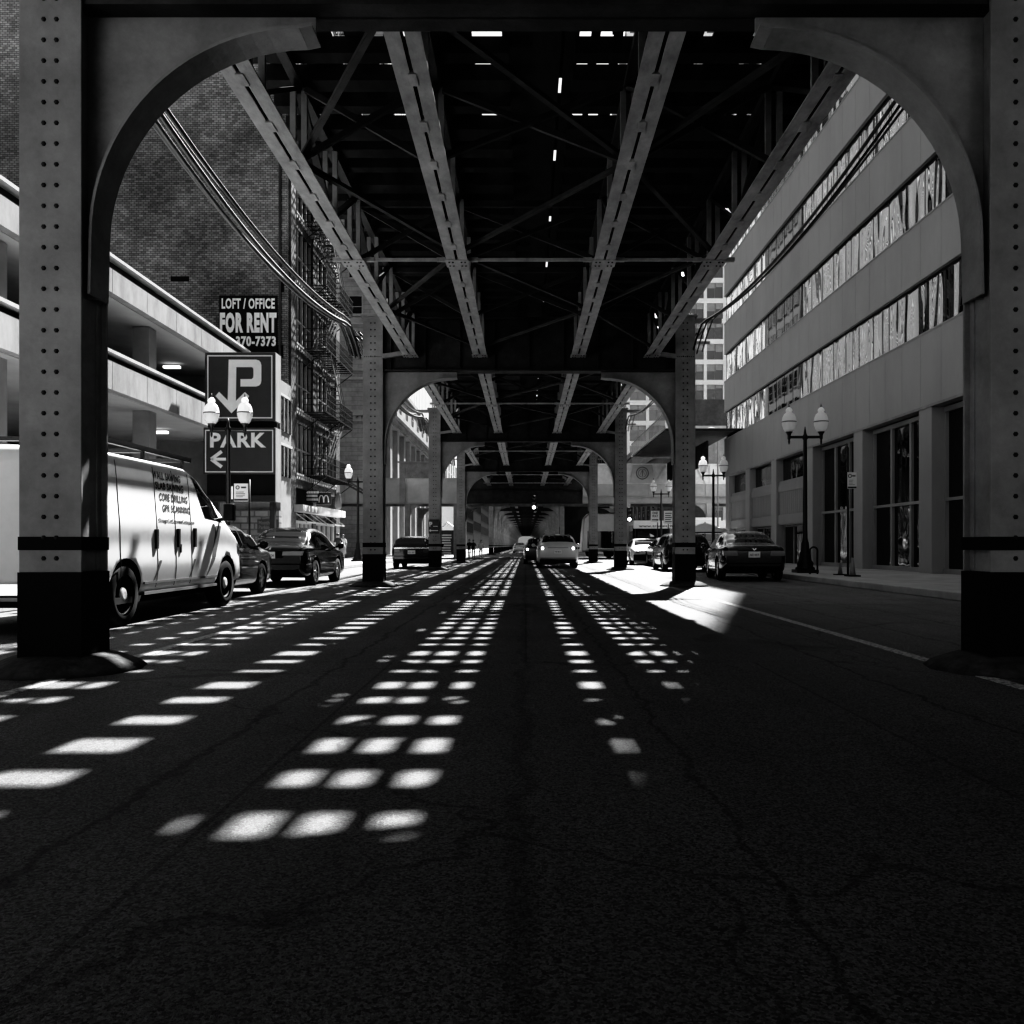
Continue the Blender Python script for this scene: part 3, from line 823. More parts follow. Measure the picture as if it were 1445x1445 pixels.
# street front: piers and spandrels
for (a, c) in ((43.802, 44.7), (48.3, 49.0), (54.2, 55.2)):
    MB().box(FL-.2, FL+.12, a, c, .15, 38).build('brick_pier', M_bk2, bl)
zl = 4.65
while zl < 36:
    MB().box(FL-.18, FL+.04, 44.7, 54.2, zl-.55, zl+.1).build('spandrel', M_bk2, bl)
    b = MB(); b.box(FL-.17, FL+.16, 44.72, 54.18, zl+.1, zl+.2); y = 44.8
    while y < 54: b.box(FL-.1, FL+.14, y, y+.22, zl-.1, zl+.1); y += .45
    b.build('dentil_course', mat('pale_stone_trim', .3, .8), bl)
    for (a, c) in ((44.7, 48.3), (49.0, 54.2)):
        f = MB(); n_ = 4 if c-a < 4.5 else 5
        for k in range(n_+1):
            yy = a+(c-a)*k/n_; f.box(FL-.16, FL-.02, yy-.06, yy+.06, zl+.2, zl+2.9)
        f.box(FL-.16, FL-.05, a, c, zl+1.5, zl+1.58)
        fo = f.build('window', mat('weathered_frame', .3, .7), bl)
        MB().box(FL-.2, FL-.14, a, c, zl+.2, zl+2.9).build('pane', M_glassd, fo)
    zl += 3.45
# corner details on party wall
for (xa, ya, xb, yb) in ((241, 390, 267, 397), (394, 394, 401, 412), (392, 487, 400, 505)):
    v0 = at(xa, ya, BY0); v1 = at(xb, yb, BY0); MB().box(v0.x, v1.x, BY0-.02, BY0, v1.z, v0.z).build('blocked_opening', M_blackm, bl)
MB().box(-12.62, -12.5, BY0-.12, BY0-.01, .15, 37).build('drain_pipe', M_steel_d, bl)
# rent sign
x0, zt = at(309.5, 417, BY0-.1).x, at(309, 417, BY0-.1).z; x1, zb = at(391, 496, BY0-.1).x, at(391, 499, BY0-.1).z
rs = empty('rent_sign', ((x0+x1)/2, BY0-.12, zb)); tag(rs, 'black office for rent sign with white capitals high on the brick wall', 'sign')
W = x1-x0; H = zt-zb
MB().box(-W/2, W/2, 0, .1, 0, H).build('board', M_blackm, rs)
k = (BY0-.1)/F
def rt(s, xa, xb, ya, yb, bold):
    text('lettering', s, (((xa+xb)/2-350.25)*k, -.004, (499-(ya+yb)/2)*k), (1,0,0), (0,0,1), (xb-xa)*k, (yb-ya)*k, M_signw, rs, bold)
rt('LOFT / OFFICE', 313, 388, 421, 436, .035); rt('FOR RENT', 310.5, 390.5, 441, 470, .06); rt('370-7373', 333, 389.5, 474.5, 489, .045)

# fire escape
fe = empty('fire_escape', (0, 0, 0)); tag(fe, 'black iron fire escape zigzagging down the brick building front', 'fire escape')
EX0, EX1 = FL+.15, FL+1.35
zl = 4.85
k = 0
while zl < 36:
    b = MB(); ya, yb = 46.2, 53.4
    b.box(EX0, EX1, ya, yb, zl-.04, zl-.01) if False else None
    x = EX0
    while x < EX1+.01: b.box(x, x+.03, ya, yb, zl-.04, zl); x += .1
    y = ya
    while y < yb: b.box(EX0, EX1, y, y+.04, zl-.09, zl-.041); y += .6
    for hz in (.35, .7, 1.05):
        b.beam((EX1, ya, zl+hz), (EX1, yb, zl+hz), .03, .03)
        for yy in (ya, yb): b.beam((EX0, yy, zl+hz), (EX1, yy, zl+hz), .03, .03)
    y = ya
    while y < yb: b.box(EX1-.015, EX1+.015, y, y+.025, zl, zl+1.05); y += .24
    for yy in (ya+.2, yb-.2, (ya+yb)/2): b.beam((EX0-.05, yy, zl-1.0), (EX1, yy, zl-.05), .05, .05)
    b.build('platform', M_black, fe)
    if zl+3.45 < 36:
        b = MB(); s0, s1 = (47.0, 51.2) if k % 2 == 0 else (51.8, 47.6)
        for xx in (EX0+.45, EX0+1.1):
            b.beam((xx, s0, zl), (xx, s1, zl+3.45), .04, .16)
            for hh in (.5, .95): b.beam((xx, s0, zl+hh), (xx, s1, zl+3.45+hh), .03, .03)
            for t in range(7): yy = s0+(s1-s0)*t/6; b.beam((xx, yy, zl+3.45*t/6), (xx, yy, zl+3.45*t/6+.95), .025, .025)
        for t in range(1, 16):
            yy = s0+(s1-s0)*t/16; zz_ = zl+3.45*t/16; b.box(EX0+.45, EX0+1.1, yy-.1, yy+.1, zz_-.015, zz_+.01)
        b.build('stair_flight', mat('worn_iron', .06, .5, var=.4), fe)
    zl += 3.45; k += 1
# drop ladder raised at the bottom & counterweight arm
b = MB()
for dx in (0, .45): b.beam((EX1-.5+dx, 52.8, 4.9), (EX1+.5+dx*.6, 57.5, 4.2), .05, .12)
for t in range(12): yy = 52.8+4.7*t/12; b.beam((EX1-.5+1.0*t/12, yy, 4.9-.7*t/12), (EX1-.05+.9*t/12, yy, 4.9-.7*t/12), .03, .03)
b.build('drop_ladder', M_black, fe)

# shop front at street level ---------------------------------------------------
sf = empty('shop_front', (0, 0, 0)); tag(sf, 'fast food shop front with white fascia canopy under the fire escape', 'shop front')
MB().box(FL+.05, FL+.75, 47.6, 54.0, 2.78, 3.18).build('white_fascia', M_white, sf, bevel=.01)
fs = MB(); fs.box(FL+.05, FL+.6, 44.3, 47.55, 2.78, 3.15); fo = fs.build('dark_fascia', mat('dull_fascia', .3), sf)
b = MB()
for k in range(4): b.lathe([(.14, 0), (.14, .02)], (FL+.6, 44.8+k*.75, 2.96), 16, ax='x')
b.build('round_logo', M_signw, fo)
for (a, c) in ((44.7, 48.2), (49.1, 53.9)):
    g = MB().box(FL-.16, FL-.1, a, c, .15, 2.7).build('shop_window', M_glassd, sf)
    b = MB()
    for k in range(5): yy = a+(c-a)*k/4; b.box(FL-.1, FL+.03, yy-.06, yy+.06, .15, 2.3)
    b.box(FL-.1, FL+.06, a, c, 2.2, 2.34); b.build('frame', mat('grey_alu', .4, .4), g)
    b = MB()
    for yy in (a+.1, c-.1, (a+c)/2): b.beam((FL+.05, yy, 2.74), (FL+.7, yy, 2.25), .04, .05)
    b.box(FL+.64, FL+.72, a, c, 2.2, 2.28); b.build('awning_frame', mat('grey_alu', .4), sf)
ms = empty('arches_sign', (FL+.70, 48.4, 3.32)); tag(ms, 'small black projecting sign with a pale double arch letter M', 'sign')
MB().box(-.4, .4, 0, .2, 0, .72).build('cabinet', M_sign, ms, bevel=.06)
b = MB()
for s in (-1, 1):
    pts = []
    for j in range(17):
        a = PI*j/16; pts.append((s*.135+.135*math.cos(a), -.012, .14+.40*math.sin(a)**.75))
    b.tube(pts, [.022+.012*abs(math.cos(PI*j/16)) for j in range(17)], n=6)
b.build('letter_m_arches', M_signw, ms)
mp = board('menu_board', FL+.05, FL+.62, 47.2, 3.4, 4.1, M_sign, 'dark shop menu board with three pale text lines left of the arches sign', 'sign')
b = MB()
for j in range(3):
    xx = -.3
    while xx < .28: ww = random.uniform(.04, .1); b.box(xx, xx+ww, -.01, 0, .1+j*.2, .22+j*.2); xx += ww+.02
b.build('lettering_rows', M_signfg, mp)
bn = MB(); bn.prism([(47.9, 3.2), (48.0, 4.3), (48.05, 3.2)], 'x', FL+.9, FL+.95)
# folded white umbrella like banner
fb = empty('folded_banner', (FL+1.0, 50.8, 3.2)); tag(fb, 'pale folded fabric banner hanging beside the arches sign', 'banner')
b = MB(); b.lathe([(.02, 1.0), (.1, .95), (.16, .6), (.2, .1), (.14, 0)], (0, 0, 0), 9); b.build('fabric', M_concl, fb)

# stone corner building across the cross street ---------------------------------
cs = empty('limestone_building', (0, 0, 0)); tag(cs, 'pale limestone corner building with columned front across the cross street', 'building')
SX = -12.5; SY = 78.0
MB().box(-55, SX-.6, SY, SY+38, .15, 52).build('core', M_stone, cs)
M_lst = mat('limestone', .42, .8, var=.12, scale=1.5, grime=.2)
b = MB()
for z in (6.2, 7.0, 12.4, 13.2, 16.2, 17.0, 22, 30, 38): b.box(-55, SX-.3, SY-.25, SY, z, z+.22)
b.box(-55, SX, SY-.5, SY, 12.9, 13.2); b.box(-55, SX, SY-.35, SY, 6.4, 6.6)
x = -54.8
while x < SX-.6: b.box(x, x+.25, SY-.3, SY, 12.55, 12.88); x += .5
b.build('string_courses', M_lst, cs)
window_grid(cs, 'y', SY, -34, -14.2, 7, 17.5, 50, 9, 1.15, 1.9, M_lst, M_glassd)
for k in range(9): yy = SY+.5+k*4.4; MB().box(SX-.6, SX, yy, yy+1.1, .15, 12.2).build('pilaster', M_concl, cs)
for k in range(8):
    yy = SY+1.6+k*4.4; w_ = MB().box(SX-.6, SX-.55, yy, yy+3.3, 1.2, 11.6).build('tall_window', M_glassd, cs)
    b = MB()
    for t in (.3, 1.65, 3.0): b.box(SX-.55, SX-.45, yy+t-.05, yy+t+.05, 1.2, 11.6)
    for z in (4.5, 8): b.box(SX-.55, SX-.44, yy, yy+3.3, z, z+.5)
    b.build('frame', M_lst, w_)
b = MB(); b.box(SX-.6, SX+.1, SY-.01, SY+38, 12.2, 12.9); b.box(SX-.6, SX+.7, SY-.02, SY+38, 12.9, 13.35); b.box(SX-.6, SX+.35, SY-.015, SY+38, 12.6, 12.9)
y = SY
while y < SY+38: b.box(SX+.1, SX+.34, y, y+.3, 12.35, 12.6); y += .7
b.build('entablature', M_concl, cs)
b = MB(); b.box(SX-.6, SX-.1, SY+.01, SY+38, 13.35, 16.3); b.box(SX-.6, SX+.15, SY-.03, SY+38, 16.3, 16.7); b.build('attic', M_concl, cs)
window_grid(cs, 'x', SX-.1, SY+.5, SY+37, 8, 13.6, 16.1, 1, 1.1, 1.6, M_lst, M_glassd)
y = SY+.6
while y < SY+37.6: MB().box(SX-.58, SX-.25, y, y+.5, 16.7, 52).build('rib', M_white, cs); y += 1.5
MB().box(SX-.6, SX-.56, SY, SY+38, 16.75, 51.8).build('curtain_glass', M_blackm, cs)

M_flat = mat('unlit_pane', .01, 1, spec=0)
# towers further down on the left (they light up in the office windows)
def simple_tower(name, label, x0, x1, y0, y1, h, wallm, nu, nz, plane='x', xpos=None, wu=1.6, wz=2.2, out=1, pane=None):
    r = empty(name, (0, 0, 0)); tag(r, label, 'building')
    MB().box(x0, x1, y0, y1, .15, h).build('wall', wallm, r)
    MB().box(x0-.2, x1+.2, y0-.2, y1+.2, h, h+.6).build('roof', M_concd, r)
    window_grid(r, 'x', xpos, y0+.5, y1-.5, nu, 3.5, h-1.5, nz, wu, wz, wallm, M_flat if wallm.name.startswith('sooty') else M_glassd, out=out, cap=98)
    return r
M_wt = mat('white_terracotta', .75, .6, var=.06); M_mas = mat('grey_masonry', .12, .85, var=.15, grime=.2)
simple_tower('tall_building', 'tall grey masonry building down the left side of the street', -40, SX-.4, 117, 133, 62, M_mas, 6, 15, xpos=SX-.4)
simple_tower('tall_building', 'tall white building down the left side beyond the masonry one', -40, SX-.3, 134, 176, 70, M_wt, 9, 10, xpos=SX-.3, wu=2.8, wz=4.0)
k = 0
ad = ('low dark', 'plain grey', 'narrow pale', 'dim brick', 'distant pale', 'last grey')
M_farshade = mat('sooty_masonry', .045, 1, var=.3, spec=0)  # dark tone stands in for the shade on the far street fronts
for (y0, y1, h, mm) in ((177, 205, 30, M_farshade), (206, 240, 44, M_farshade), (241, 290, 36, M_farshade), (291, 350, 48, M_farshade)):
    simple_tower('street_building', f'{ad[k]} building far down the left side of the street', -40, SX-.2, y0, y1, h, mm, 8, 8, xpos=SX-.2); k += 1
k = 0
for (y0, y1, h, mm) in ((78, 100, 24, M_mas), (101, 128, 22, M_concd), (180, 215, 45, M_farshade), (216, 260, 38, M_farshade), (261, 350, 50, M_farshade)):
    simple_tower('street_building', f'{ad[k]} building on the shaded right side beyond the cross street' + (' opposite the bus' if k == 0 else ''), 13.0 if y0 > 120 else 12.6, 17 if y0 < 130 else 45, y0, y1, h if y0 > 130 else 9.5+k*2, mm, 6, 2 if y0 < 130 else 8, xpos=13.0 if y0 > 120 else 12.6, out=-1); k += 1
simple_tower('street_building', 'pale building whitened to read as sunlit, closing the far end of the street', -60, 60, 470, 500, 60, mat('sun_white_render', .95), 1, 1, xpos=60)  # near-white base colour stands in for sunlight at the street end
# pale wall glimpsed between the left columns
ww = MB(); ww.box(-12.4, -10.2, 99.2, 99.5, .15, 5.8)

# ------------------------------------------------------------------ street lamps
def make_lamp():
    r = empty('street_lamp')
    b = MB(); b.box(-.33, .33, -.33, .33, 0, .1)
    b.lathe([(.30, .1), (.30, .16), (.24, .2), (.26, .3), (.2, .38), (.17, .62), (.13, .7), (.11, .95), (.09, 1.0), (.075, 1.1), (.058, 4.18), (.085, 4.22), (.085, 4.3), (.05, 4.36), (.035, 4.46), (.012, 4.6)], n=16)
    b.build('post', M_castiron, r)
    b = MB(); b.beam((-.5, 0, 4.27), (.5, 0, 4.27), .06, .08)
    for s in (-1, 1):
        b.lathe([(.012, 4.04), (.028, 4.09), (.035, 4.14), (.025, 4.18), (.05, 4.22), (.05, 4.31), (.055, 4.34), (.1, 4.42), (.13, 4.46), (.13, 4.5)], (s*.5, 0, 0), n=14)
    b.build('cross_arm', M_castiron, r)
    for s in (-1, 1):
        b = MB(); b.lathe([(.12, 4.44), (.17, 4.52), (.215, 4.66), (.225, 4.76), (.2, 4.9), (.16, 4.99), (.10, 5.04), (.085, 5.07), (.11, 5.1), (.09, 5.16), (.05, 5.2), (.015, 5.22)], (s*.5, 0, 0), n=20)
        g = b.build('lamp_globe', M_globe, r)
        MB().lathe([(.229, 4.735), (.233, 4.75), (.229, 4.765)], (s*.5, 0, 0), n=20).build('band', M_castiron, g)
        MB().lathe([(.03, 5.22), (.018, 5.26), (.005, 5.33)], (s*.5, 0, 0), n=8).build('finial', M_castiron, g)
    return r
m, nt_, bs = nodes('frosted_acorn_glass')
bs.inputs['Base Color'].default_value = g4(.95); bs.inputs['Emission Color'].default_value = g4(1); bs.inputs['Emission Strength'].default_value = .10; bs.inputs['Roughness'].default_value = .25  # faint emission added to brighten the globes; the lamps are off
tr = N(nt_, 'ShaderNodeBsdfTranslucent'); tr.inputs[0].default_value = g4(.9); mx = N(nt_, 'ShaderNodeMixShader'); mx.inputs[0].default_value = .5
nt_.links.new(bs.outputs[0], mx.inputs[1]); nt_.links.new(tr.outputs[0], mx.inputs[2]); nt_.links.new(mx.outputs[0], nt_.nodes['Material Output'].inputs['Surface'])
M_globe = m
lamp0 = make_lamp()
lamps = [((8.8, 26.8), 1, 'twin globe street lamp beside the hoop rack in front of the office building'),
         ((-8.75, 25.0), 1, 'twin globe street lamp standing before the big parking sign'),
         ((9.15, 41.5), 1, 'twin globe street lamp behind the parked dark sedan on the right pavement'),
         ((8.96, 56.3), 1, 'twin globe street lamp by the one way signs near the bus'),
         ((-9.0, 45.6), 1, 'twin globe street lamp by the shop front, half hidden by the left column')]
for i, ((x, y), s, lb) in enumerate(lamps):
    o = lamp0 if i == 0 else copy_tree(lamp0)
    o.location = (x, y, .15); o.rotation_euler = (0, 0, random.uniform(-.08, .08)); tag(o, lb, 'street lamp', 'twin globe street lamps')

# ------------------------------------------------------------------ vehicles
def catmull(P, t):
    n = len(P)-1; t = min(max(t, 0), n-1e-6); i = int(t); f = t-i
    p0 = P[max(i-1, 0)]; p1 = P[i]; p2 = P[i+1]; p3 = P[min(i+2, n)]
    return .5*((2*p1)+(-p0+p2)*f+(2*p0-5*p1+4*p2-p3)*f*f+(-p0+3*p1-3*p2+p3)*f**3)
class Body:
    """car skin: keys = rows (y, zbottom, zshoulder, ztop, halfwidth, halfwidth of roof)"""
    def __init__(s, keys, sh=.95): s.k = np.array(keys, float); s.sh = sh
    def row(s, y):
        k = s.k; i = int(np.clip(np.searchsorted(k[:, 0], y)-1, 0, len(k)-2))
        f = (y-k[i, 0])/(k[i+1, 0]-k[i, 0]); f = min(max(f, 0), 1)
        m = lambda a: (k[min(a+1, len(k)-1)]-k[max(a-1, 0)])/max(1e-6, (k[min(a+1, len(k)-1), 0]-k[max(a-1, 0), 0]))
        h = k[i+1, 0]-k[i, 0]; T = .65
        h00 = 2*f**3-3*f*f+1; h10 = f**3-2*f*f+f; h01 = -2*f**3+3*f*f; h11 = f**3-f*f
        return h00*k[i]+h10*h*m(i)*T+h01*k[i+1]+h11*h*m(i+1)*T
    def ring(s, y):
        _, zb, zs, zt, w, wt = s.row(y)
        H = zs-zb; D = zt-zs; c = min(.07, max(D, .01)*.35)
        return np.array([(0, zb), (w*.8, zb), (w*.95, zb+.04*H+.02), (w*(.995 if s.sh < .97 else 1.004), zb+.28*H), (w*1.0, zb+.6*H), (w*((s.sh+1)/2+(.01 if s.sh < .97 else .001)), zs-.12*H), (w*s.sh, zs),
                         (w*s.sh+(wt-w*s.sh)*.36, zs+D*.38), (w*s.sh+(wt-w*s.sh)*.74, zs+D*.75), (wt*.97, zt-c*.75), (wt*.82, zt-c*.18), (wt*.4, zt+.004), (0, zt+.008)])
    def pt(s, y, v):
        """v 0..12 up the right side, 12..24 down the left"""
        sg = 1
        if v > 12: v = 24-v; sg = -1
        R = s.ring(y); p = catmull(R, v)
        return Vector((sg*p[0], y, p[1]))
    def nrm(s, y, v):
        e = .02
        a = s.pt(y+e, v)-s.pt(y-e, v); b = s.pt(y, v+.1)-s.pt(y, v-.1)
        n = b.cross(a); n.normalize()
        p = s.pt(y, v)
        if n.dot(p-Vector((0, y, .8))) < 0: n = -n
        return n
    def mesh(s, nst=64, sub=3):
        bm = bmesh.new(); L0, L1 = s.k[0, 0], s.k[-1, 0]
        ys = sorted(set([L0+(L1-L0)*i/nst for i in range(nst+1)]+[L0+.03, L0+.07, L0+.12, L1-.03, L1-.07, L1-.12]))
        rings = []
        nv = 24*sub
        for y in ys: rings.append([bm.verts.new(s.pt(y, 24*j/nv)) for j in range(nv)])
        for a, b in zip(rings, rings[1:]):
            for j in range(nv):
                f = bm.faces.new((a[j], a[(j+1) % nv], b[(j+1) % nv], b[j])); f.smooth = True
        # caps as vertical grids would be flat: simple ngon
        for q in (rings[0][::-1], rings[-1]): f = bm.faces.new(q); f.smooth = False
        bmesh.ops.recalc_face_normals(bm, faces=bm.faces)
        return bm
    def patch(s, name, m, parent, v0, v1, ya0, ya1, yb0, yb1, off=.005, nu=14, nv=8):
        """patch between ring coordinates v0..v1; y runs ya0..ya1 at v0 and yb0..yb1 at v1"""
        b = MB(); G = []
        for j in range(nv+1):
            t = j/nv; v = v0+(v1-v0)*t; y0 = ya0+(yb0-ya0)*t; y1 = ya1+(yb1-ya1)*t
            G.append([b.bm.verts.new(s.pt(y0+(y1-y0)*i/nu, v)+s.nrm(y0+(y1-y0)*i/nu, v)*off) for i in range(nu+1)])
        for a, c in zip(G, G[1:]):
            for i in range(nu): f = b.bm.faces.new((a[i], a[i+1], c[i+1], c[i])); f.smooth = True
        return b.build(name, m, parent)
def paintm(name, g, rough=.25, flake=0):
    return mat(name, g, rough, var=.04, coat=1.0, metal=flake, grime=.04, spec=.2 if g < .1 else .5)
def wheel(parent, x, y, r, w, rim=M_rim, spokes=7):
    s = 1 if x > 0 else -1
    wt = empty('wheel', (x, y, r)); wt.parent = parent
    MB().lathe([(r*.66, -w/2), (r*.92, -w/2), (r, -w*.36), (r, w*.36), (r*.92, w/2), (r*.66, w/2)], n=28, ax='x', caps=False).build('tyre', M_rubber, wt)
    b = MB(); b.lathe([(r*.66, -w*.4), (r*.66, w*.42), (r*.60, w*.42), (r*.58, 0), (r*.02, 0)] if s > 0 else [(r*.66, w*.4), (r*.66, -w*.42), (r*.60, -w*.42), (r*.58, 0), (r*.02, 0)], n=24, ax='x')
    for k in range(spokes):
        a = 2*PI*k/spokes
        b.beam((s*w*.36, r*.12*math.cos(a), r*.12*math.sin(a)), (s*w*.4, r*.62*math.cos(a), r*.62*math.sin(a)), r*.16, .02, up=(1, 0, 0))
    b.lathe([(r*.18, s*w*.3), (r*.16, s*w*.45), (r*.05, s*w*.47)], n=12, ax='x')
    b.build('rim', rim, wt)
def make_car(name, keys, paint, wheels, r, wins, lights, plate, label, loc, yaw=0, emblem=True, mirror_y=None, spokes=7, rimm=M_rim, group='cars along the street', hatch=False, ww=.21, sh=.95):
    root = empty(name, loc, yaw); tag(root, label, 'car', group)
    B = Body(keys, sh); bm = B.mesh(); me = bpy.data.meshes.new('body'); bm.to_mesh(me); bm.free()
    me.materials.append(paint); me.materials.append(M_blackm)
    bo = bpy.data.objects.new('body', me); COL.objects.link(bo)
    cut = MB()
    for wy in wheels:
        hw = B.row(wy)[4]
        for s in (-1, 1): cut.lathe([(r*1.16, min(s*(hw-.34), s*(hw+.2))), (r*1.16, max(s*(hw-.34), s*(hw+.2)))], (0, wy, r*1.03), 28, M_blackm, ax='x')
    co = cut.build('cut', M_blackm)
    md = bo.modifiers.new('b', 'BOOLEAN'); md.object = co; md.operation = 'DIFFERENCE'; md.solver = 'EXACT'
    try: md.material_mode = 'TRANSFER'
    except Exception: pass
    nm = evalmesh(bo); bo.modifiers.clear(); bo.data = nm; nm.name = 'body'
    bpy.data.objects.remove(co); bo.parent = root
    for wn in wins:
        nmw, v0, v1, a0, a1, c0, c1 = wn
        B.patch(nmw, M_glassc, root, v0, v1, a0, a1, c0, c1)
        if nmw == 'side_window': B.patch(nmw, M_glassc, root, 24-v0, 24-v1, a0, a1, c0, c1)
    for wy in wheels:
        hw = B.row(wy)[4]
        for s in (-1, 1): wheel(root, s*(hw-ww/2-.01), wy, r, ww, rimm, spokes)
    for (nl, v0, v1, y0, y1, mm) in lights:
        B.patch(nl, mm, root, v0, v1, y0, y1, y0, y1, .008, 6, 6); B.patch(nl, mm, root, 24-v0, 24-v1, y0, y1, y0, y1, .008, 6, 6)
    return root, B
def rear_kit(root, yr, zt, hw, plate_z, plate_txt='', light=(.55, .84, .72, .86), bump=.45, lm=M_lens, trim=M_blackm):
    """plate, lamps, bumper line and badge on the rear face (at y = yr)"""
    for s in (-1, 1):
        b = MB(); b.prism([(s*light[0]*hw, light[2]), (s*light[1]*hw, light[2]), (s*(light[1]+.02)*hw, light[3]), (s*light[0]*hw*1.06, light[3])], 'y', yr-.018, yr+.05)
        b.build('tail_light', lm, root, bevel=.008)
    p = MB().box(-.16, .16, yr-.022, yr-.003, plate_z-.08, plate_z+.08).build('licence_plate', M_plate, root)
    if plate_txt: text('plate_lettering', plate_txt, (0, yr-.023, plate_z-.01), (1,0,0), (0,0,1), .26, .07, M_ink, p, .02, .002)
    MB().box(-hw*.86, hw*.86, yr-.03, yr+.05, bump-.015, bump+.015).build('bumper_crease', trim, root)
    MB().box(-hw*.5, hw*.5, yr-.015, yr+.05, zt-.05, zt-.03).build('boot_gap', M_blackm, root)
def mirrors(root, hw, y, z, m, sz=1.0):
    for s in (-1, 1):
        b = MB(); b.beam((s*(hw-.06), y, z-.03), (s*(hw+.06), y, z), .05, .04)
        b.lathe([(.02, -.07), (.075, -.05), (.09, .0), (.07, .06), (.02, .09)], (s*(hw+.13*sz), y, z+.02), 12, ax='y')
        b.build('side_mirror', m, root)
def saloon(L=4.75, H=1.45, W=.9, wf=None, zs=.93):
    # rear at y 0
    return [(0, .42, .80, .86, W*.82, W*.72), (.05, .33, .86, .94, W*.90, W*.78), (.16, .26, .90, 1.0, W*.955, W*.80), (.45, .22, .925, 1.03, W*.985, W*.79), (.78, .2, zs, 1.06, W, W*.74), (1.05, .19, zs, 1.20, W, W*.70),
            (1.45, .18, zs, H-.07, W, W*.66), (1.9, .18, zs, H, W, W*.66), (2.45, .18, zs-.005, H-.005, W, W*.66), (2.85, .18, zs-.015, H-.07, W, W*.67), (3.25, .18, zs-.03, 1.22, W, W*.72), (3.62, .19, zs-.05, .98, W*.995, W*.78),
            (4.1, .2, .83, .90, W*.975, W*.76), (4.45, .22, .76, .80, W*.93, W*.7), (4.65, .26, .66, .69, W*.85, W*.62), (L, .34, .56, .58, W*.7, W*.5)]
def wagon(L=4.6, H=1.55, W=.9, zs=.98):
    return [(0, .42, .82, .95, W*.84, W*.74), (.05, .32, .92, 1.05, W*.92, W*.80), (.14, .27, .96, 1.15, W*.965, W*.80), (.3, .24, zs, 1.34, W*.985, W*.74), (.5, .22, zs, H-.06, W, W*.70), (.8, .2, zs, H-.01, W, W*.70),
            (1.6, .2, zs, H, W, W*.70), (2.4, .2, zs-.01, H-.01, W, W*.70), (2.75, .2, zs-.02, H-.07, W, W*.70), (3.15, .2, zs-.04, 1.26, W, W*.74), (3.5, .2, zs-.06, 1.02, W*.995, W*.8),
            (4.0, .22, .88, .94, W*.97, W*.78), (4.35, .24, .8, .84, W*.92, W*.72), (4.5, .3, .7, .73, W*.85, W*.62), (L, .36, .6, .62, W*.72, W*.5)]
wins_s = [('rear_window', 9.2, 14.8, .86, 1.50, .86, 1.50), ('windscreen', 9.2, 14.8, 2.78, 3.52, 2.78, 3.52),
          ('side_window', 6.25, 8.75, 1.08, 2.12, 1.5, 2.05), ('side_window', 6.25, 8.75, 2.18, 3.42, 2.12, 2.88)]
wins_w = [('rear_window', 9.15, 14.85, .16, .50, .16, .50), ('windscreen', 9.2, 14.8, 2.7, 3.4, 2.7, 3.4),
          ('side_window', 6.25, 8.75, .42, 1.1, .62, 1.08), ('side_window', 6.25, 8.75, 1.16, 2.05, 1.14, 2.0), ('side_window', 6.25, 8.75, 2.12, 3.3, 2.08, 2.82)]
hl = lambda y: [('headlight', 4.2, 5.8, y-.35, y-.08, M_chrome)]
pb = paintm('black_car_paint', .006); pd = paintm('dark_grey_car_paint', .05); pw = paintm('white_car_paint', .62, .3); psil = paintm('silver_car_paint', .45, .3)

# left black sedan
sc = lambda K, f: [(K_[0]*f,)+tuple(K_[1:]) for K_ in K]
wsc = lambda W_, f: [(a_[0], a_[1], a_[2])+tuple(q*f for q in a_[3:]) for a_ in W_]
r, B = make_car('parked_sedan', sc(saloon(4.7, 1.47, .93), .92), pb, (.86, 3.1), .33, wsc(wins_s, .92), hl(4.2), None, 'glossy black sedan parked at the left kerb behind the silver hatchback', (-6.23, 20.6, 0), math.radians(-1.5))
rear_kit(r, 0, .9, .9, .77, 'M79 1134', light=(.36, .92, .76, .86), bump=.55, lm=mat('bright_tail_lens', .25, .1, coat=1))
mirrors(r, .93, 2.85, .98, pb)
MB().box(-.35, .35, -.012, .02, .70, .86).build('plate_recess', M_blackm, r)
b = MB(); b.beam((-.07, -.02, .92), (.02, -.02, .97), .02, .015); b.beam((.02, -.02, .9), (.07, -.02, .97), .02, .015); b.build('badge', M_chrome, r)
# right sedan
r, B = make_car('parked_sedan', sc(saloon(4.7, 1.43, .92), .9), pb, (.85, 3.0), .33, wsc(wins_s, .9), hl(4.1), None, 'glossy dark sedan parked at the right kerb behind the right steel column', (6.42, 23.9, 0), math.radians(-4.5))
rear_kit(r, 0, .9, .88, .75, 'A82 4419', light=(.5, .97, .70, .86), bump=.50)
mirrors(r, .92, 2.78, .98, pb)
b = MB(); b.beam((-.05, -.02, .93), (0, -.02, .87), .02, .015); b.beam((.05, -.02, .93), (0, -.02, .87), .02, .015); b.build('badge', M_chrome, r)
# hatchback ahead of the van
hb = [(y*.82, a, s_, t, w_, x_) for (y, a, s_, t, w_, x_) in wagon(4.5, 1.42, .88, .92)]
wins_h = [(n_, a, c_, *[q*.82 for q in rest]) for (n_, a, c_, *rest) in wins_w]
r, B = make_car('parked_hatchback', hb, paintm('grey_hatch_paint', .12, .25, .3), (.7, 2.72), .32, wins_h, [('headlight', 4.2, 5.6, 3.35, 3.55, M_chrome)], None, 'dark silver hatchback squeezed between the white van and the black sedan', (-6.42, 15.2, 0))
rear_kit(r, 0, .9, .86, .75, '', bump=.5); mirrors(r, .88, 2.35, 1.0, M_black)
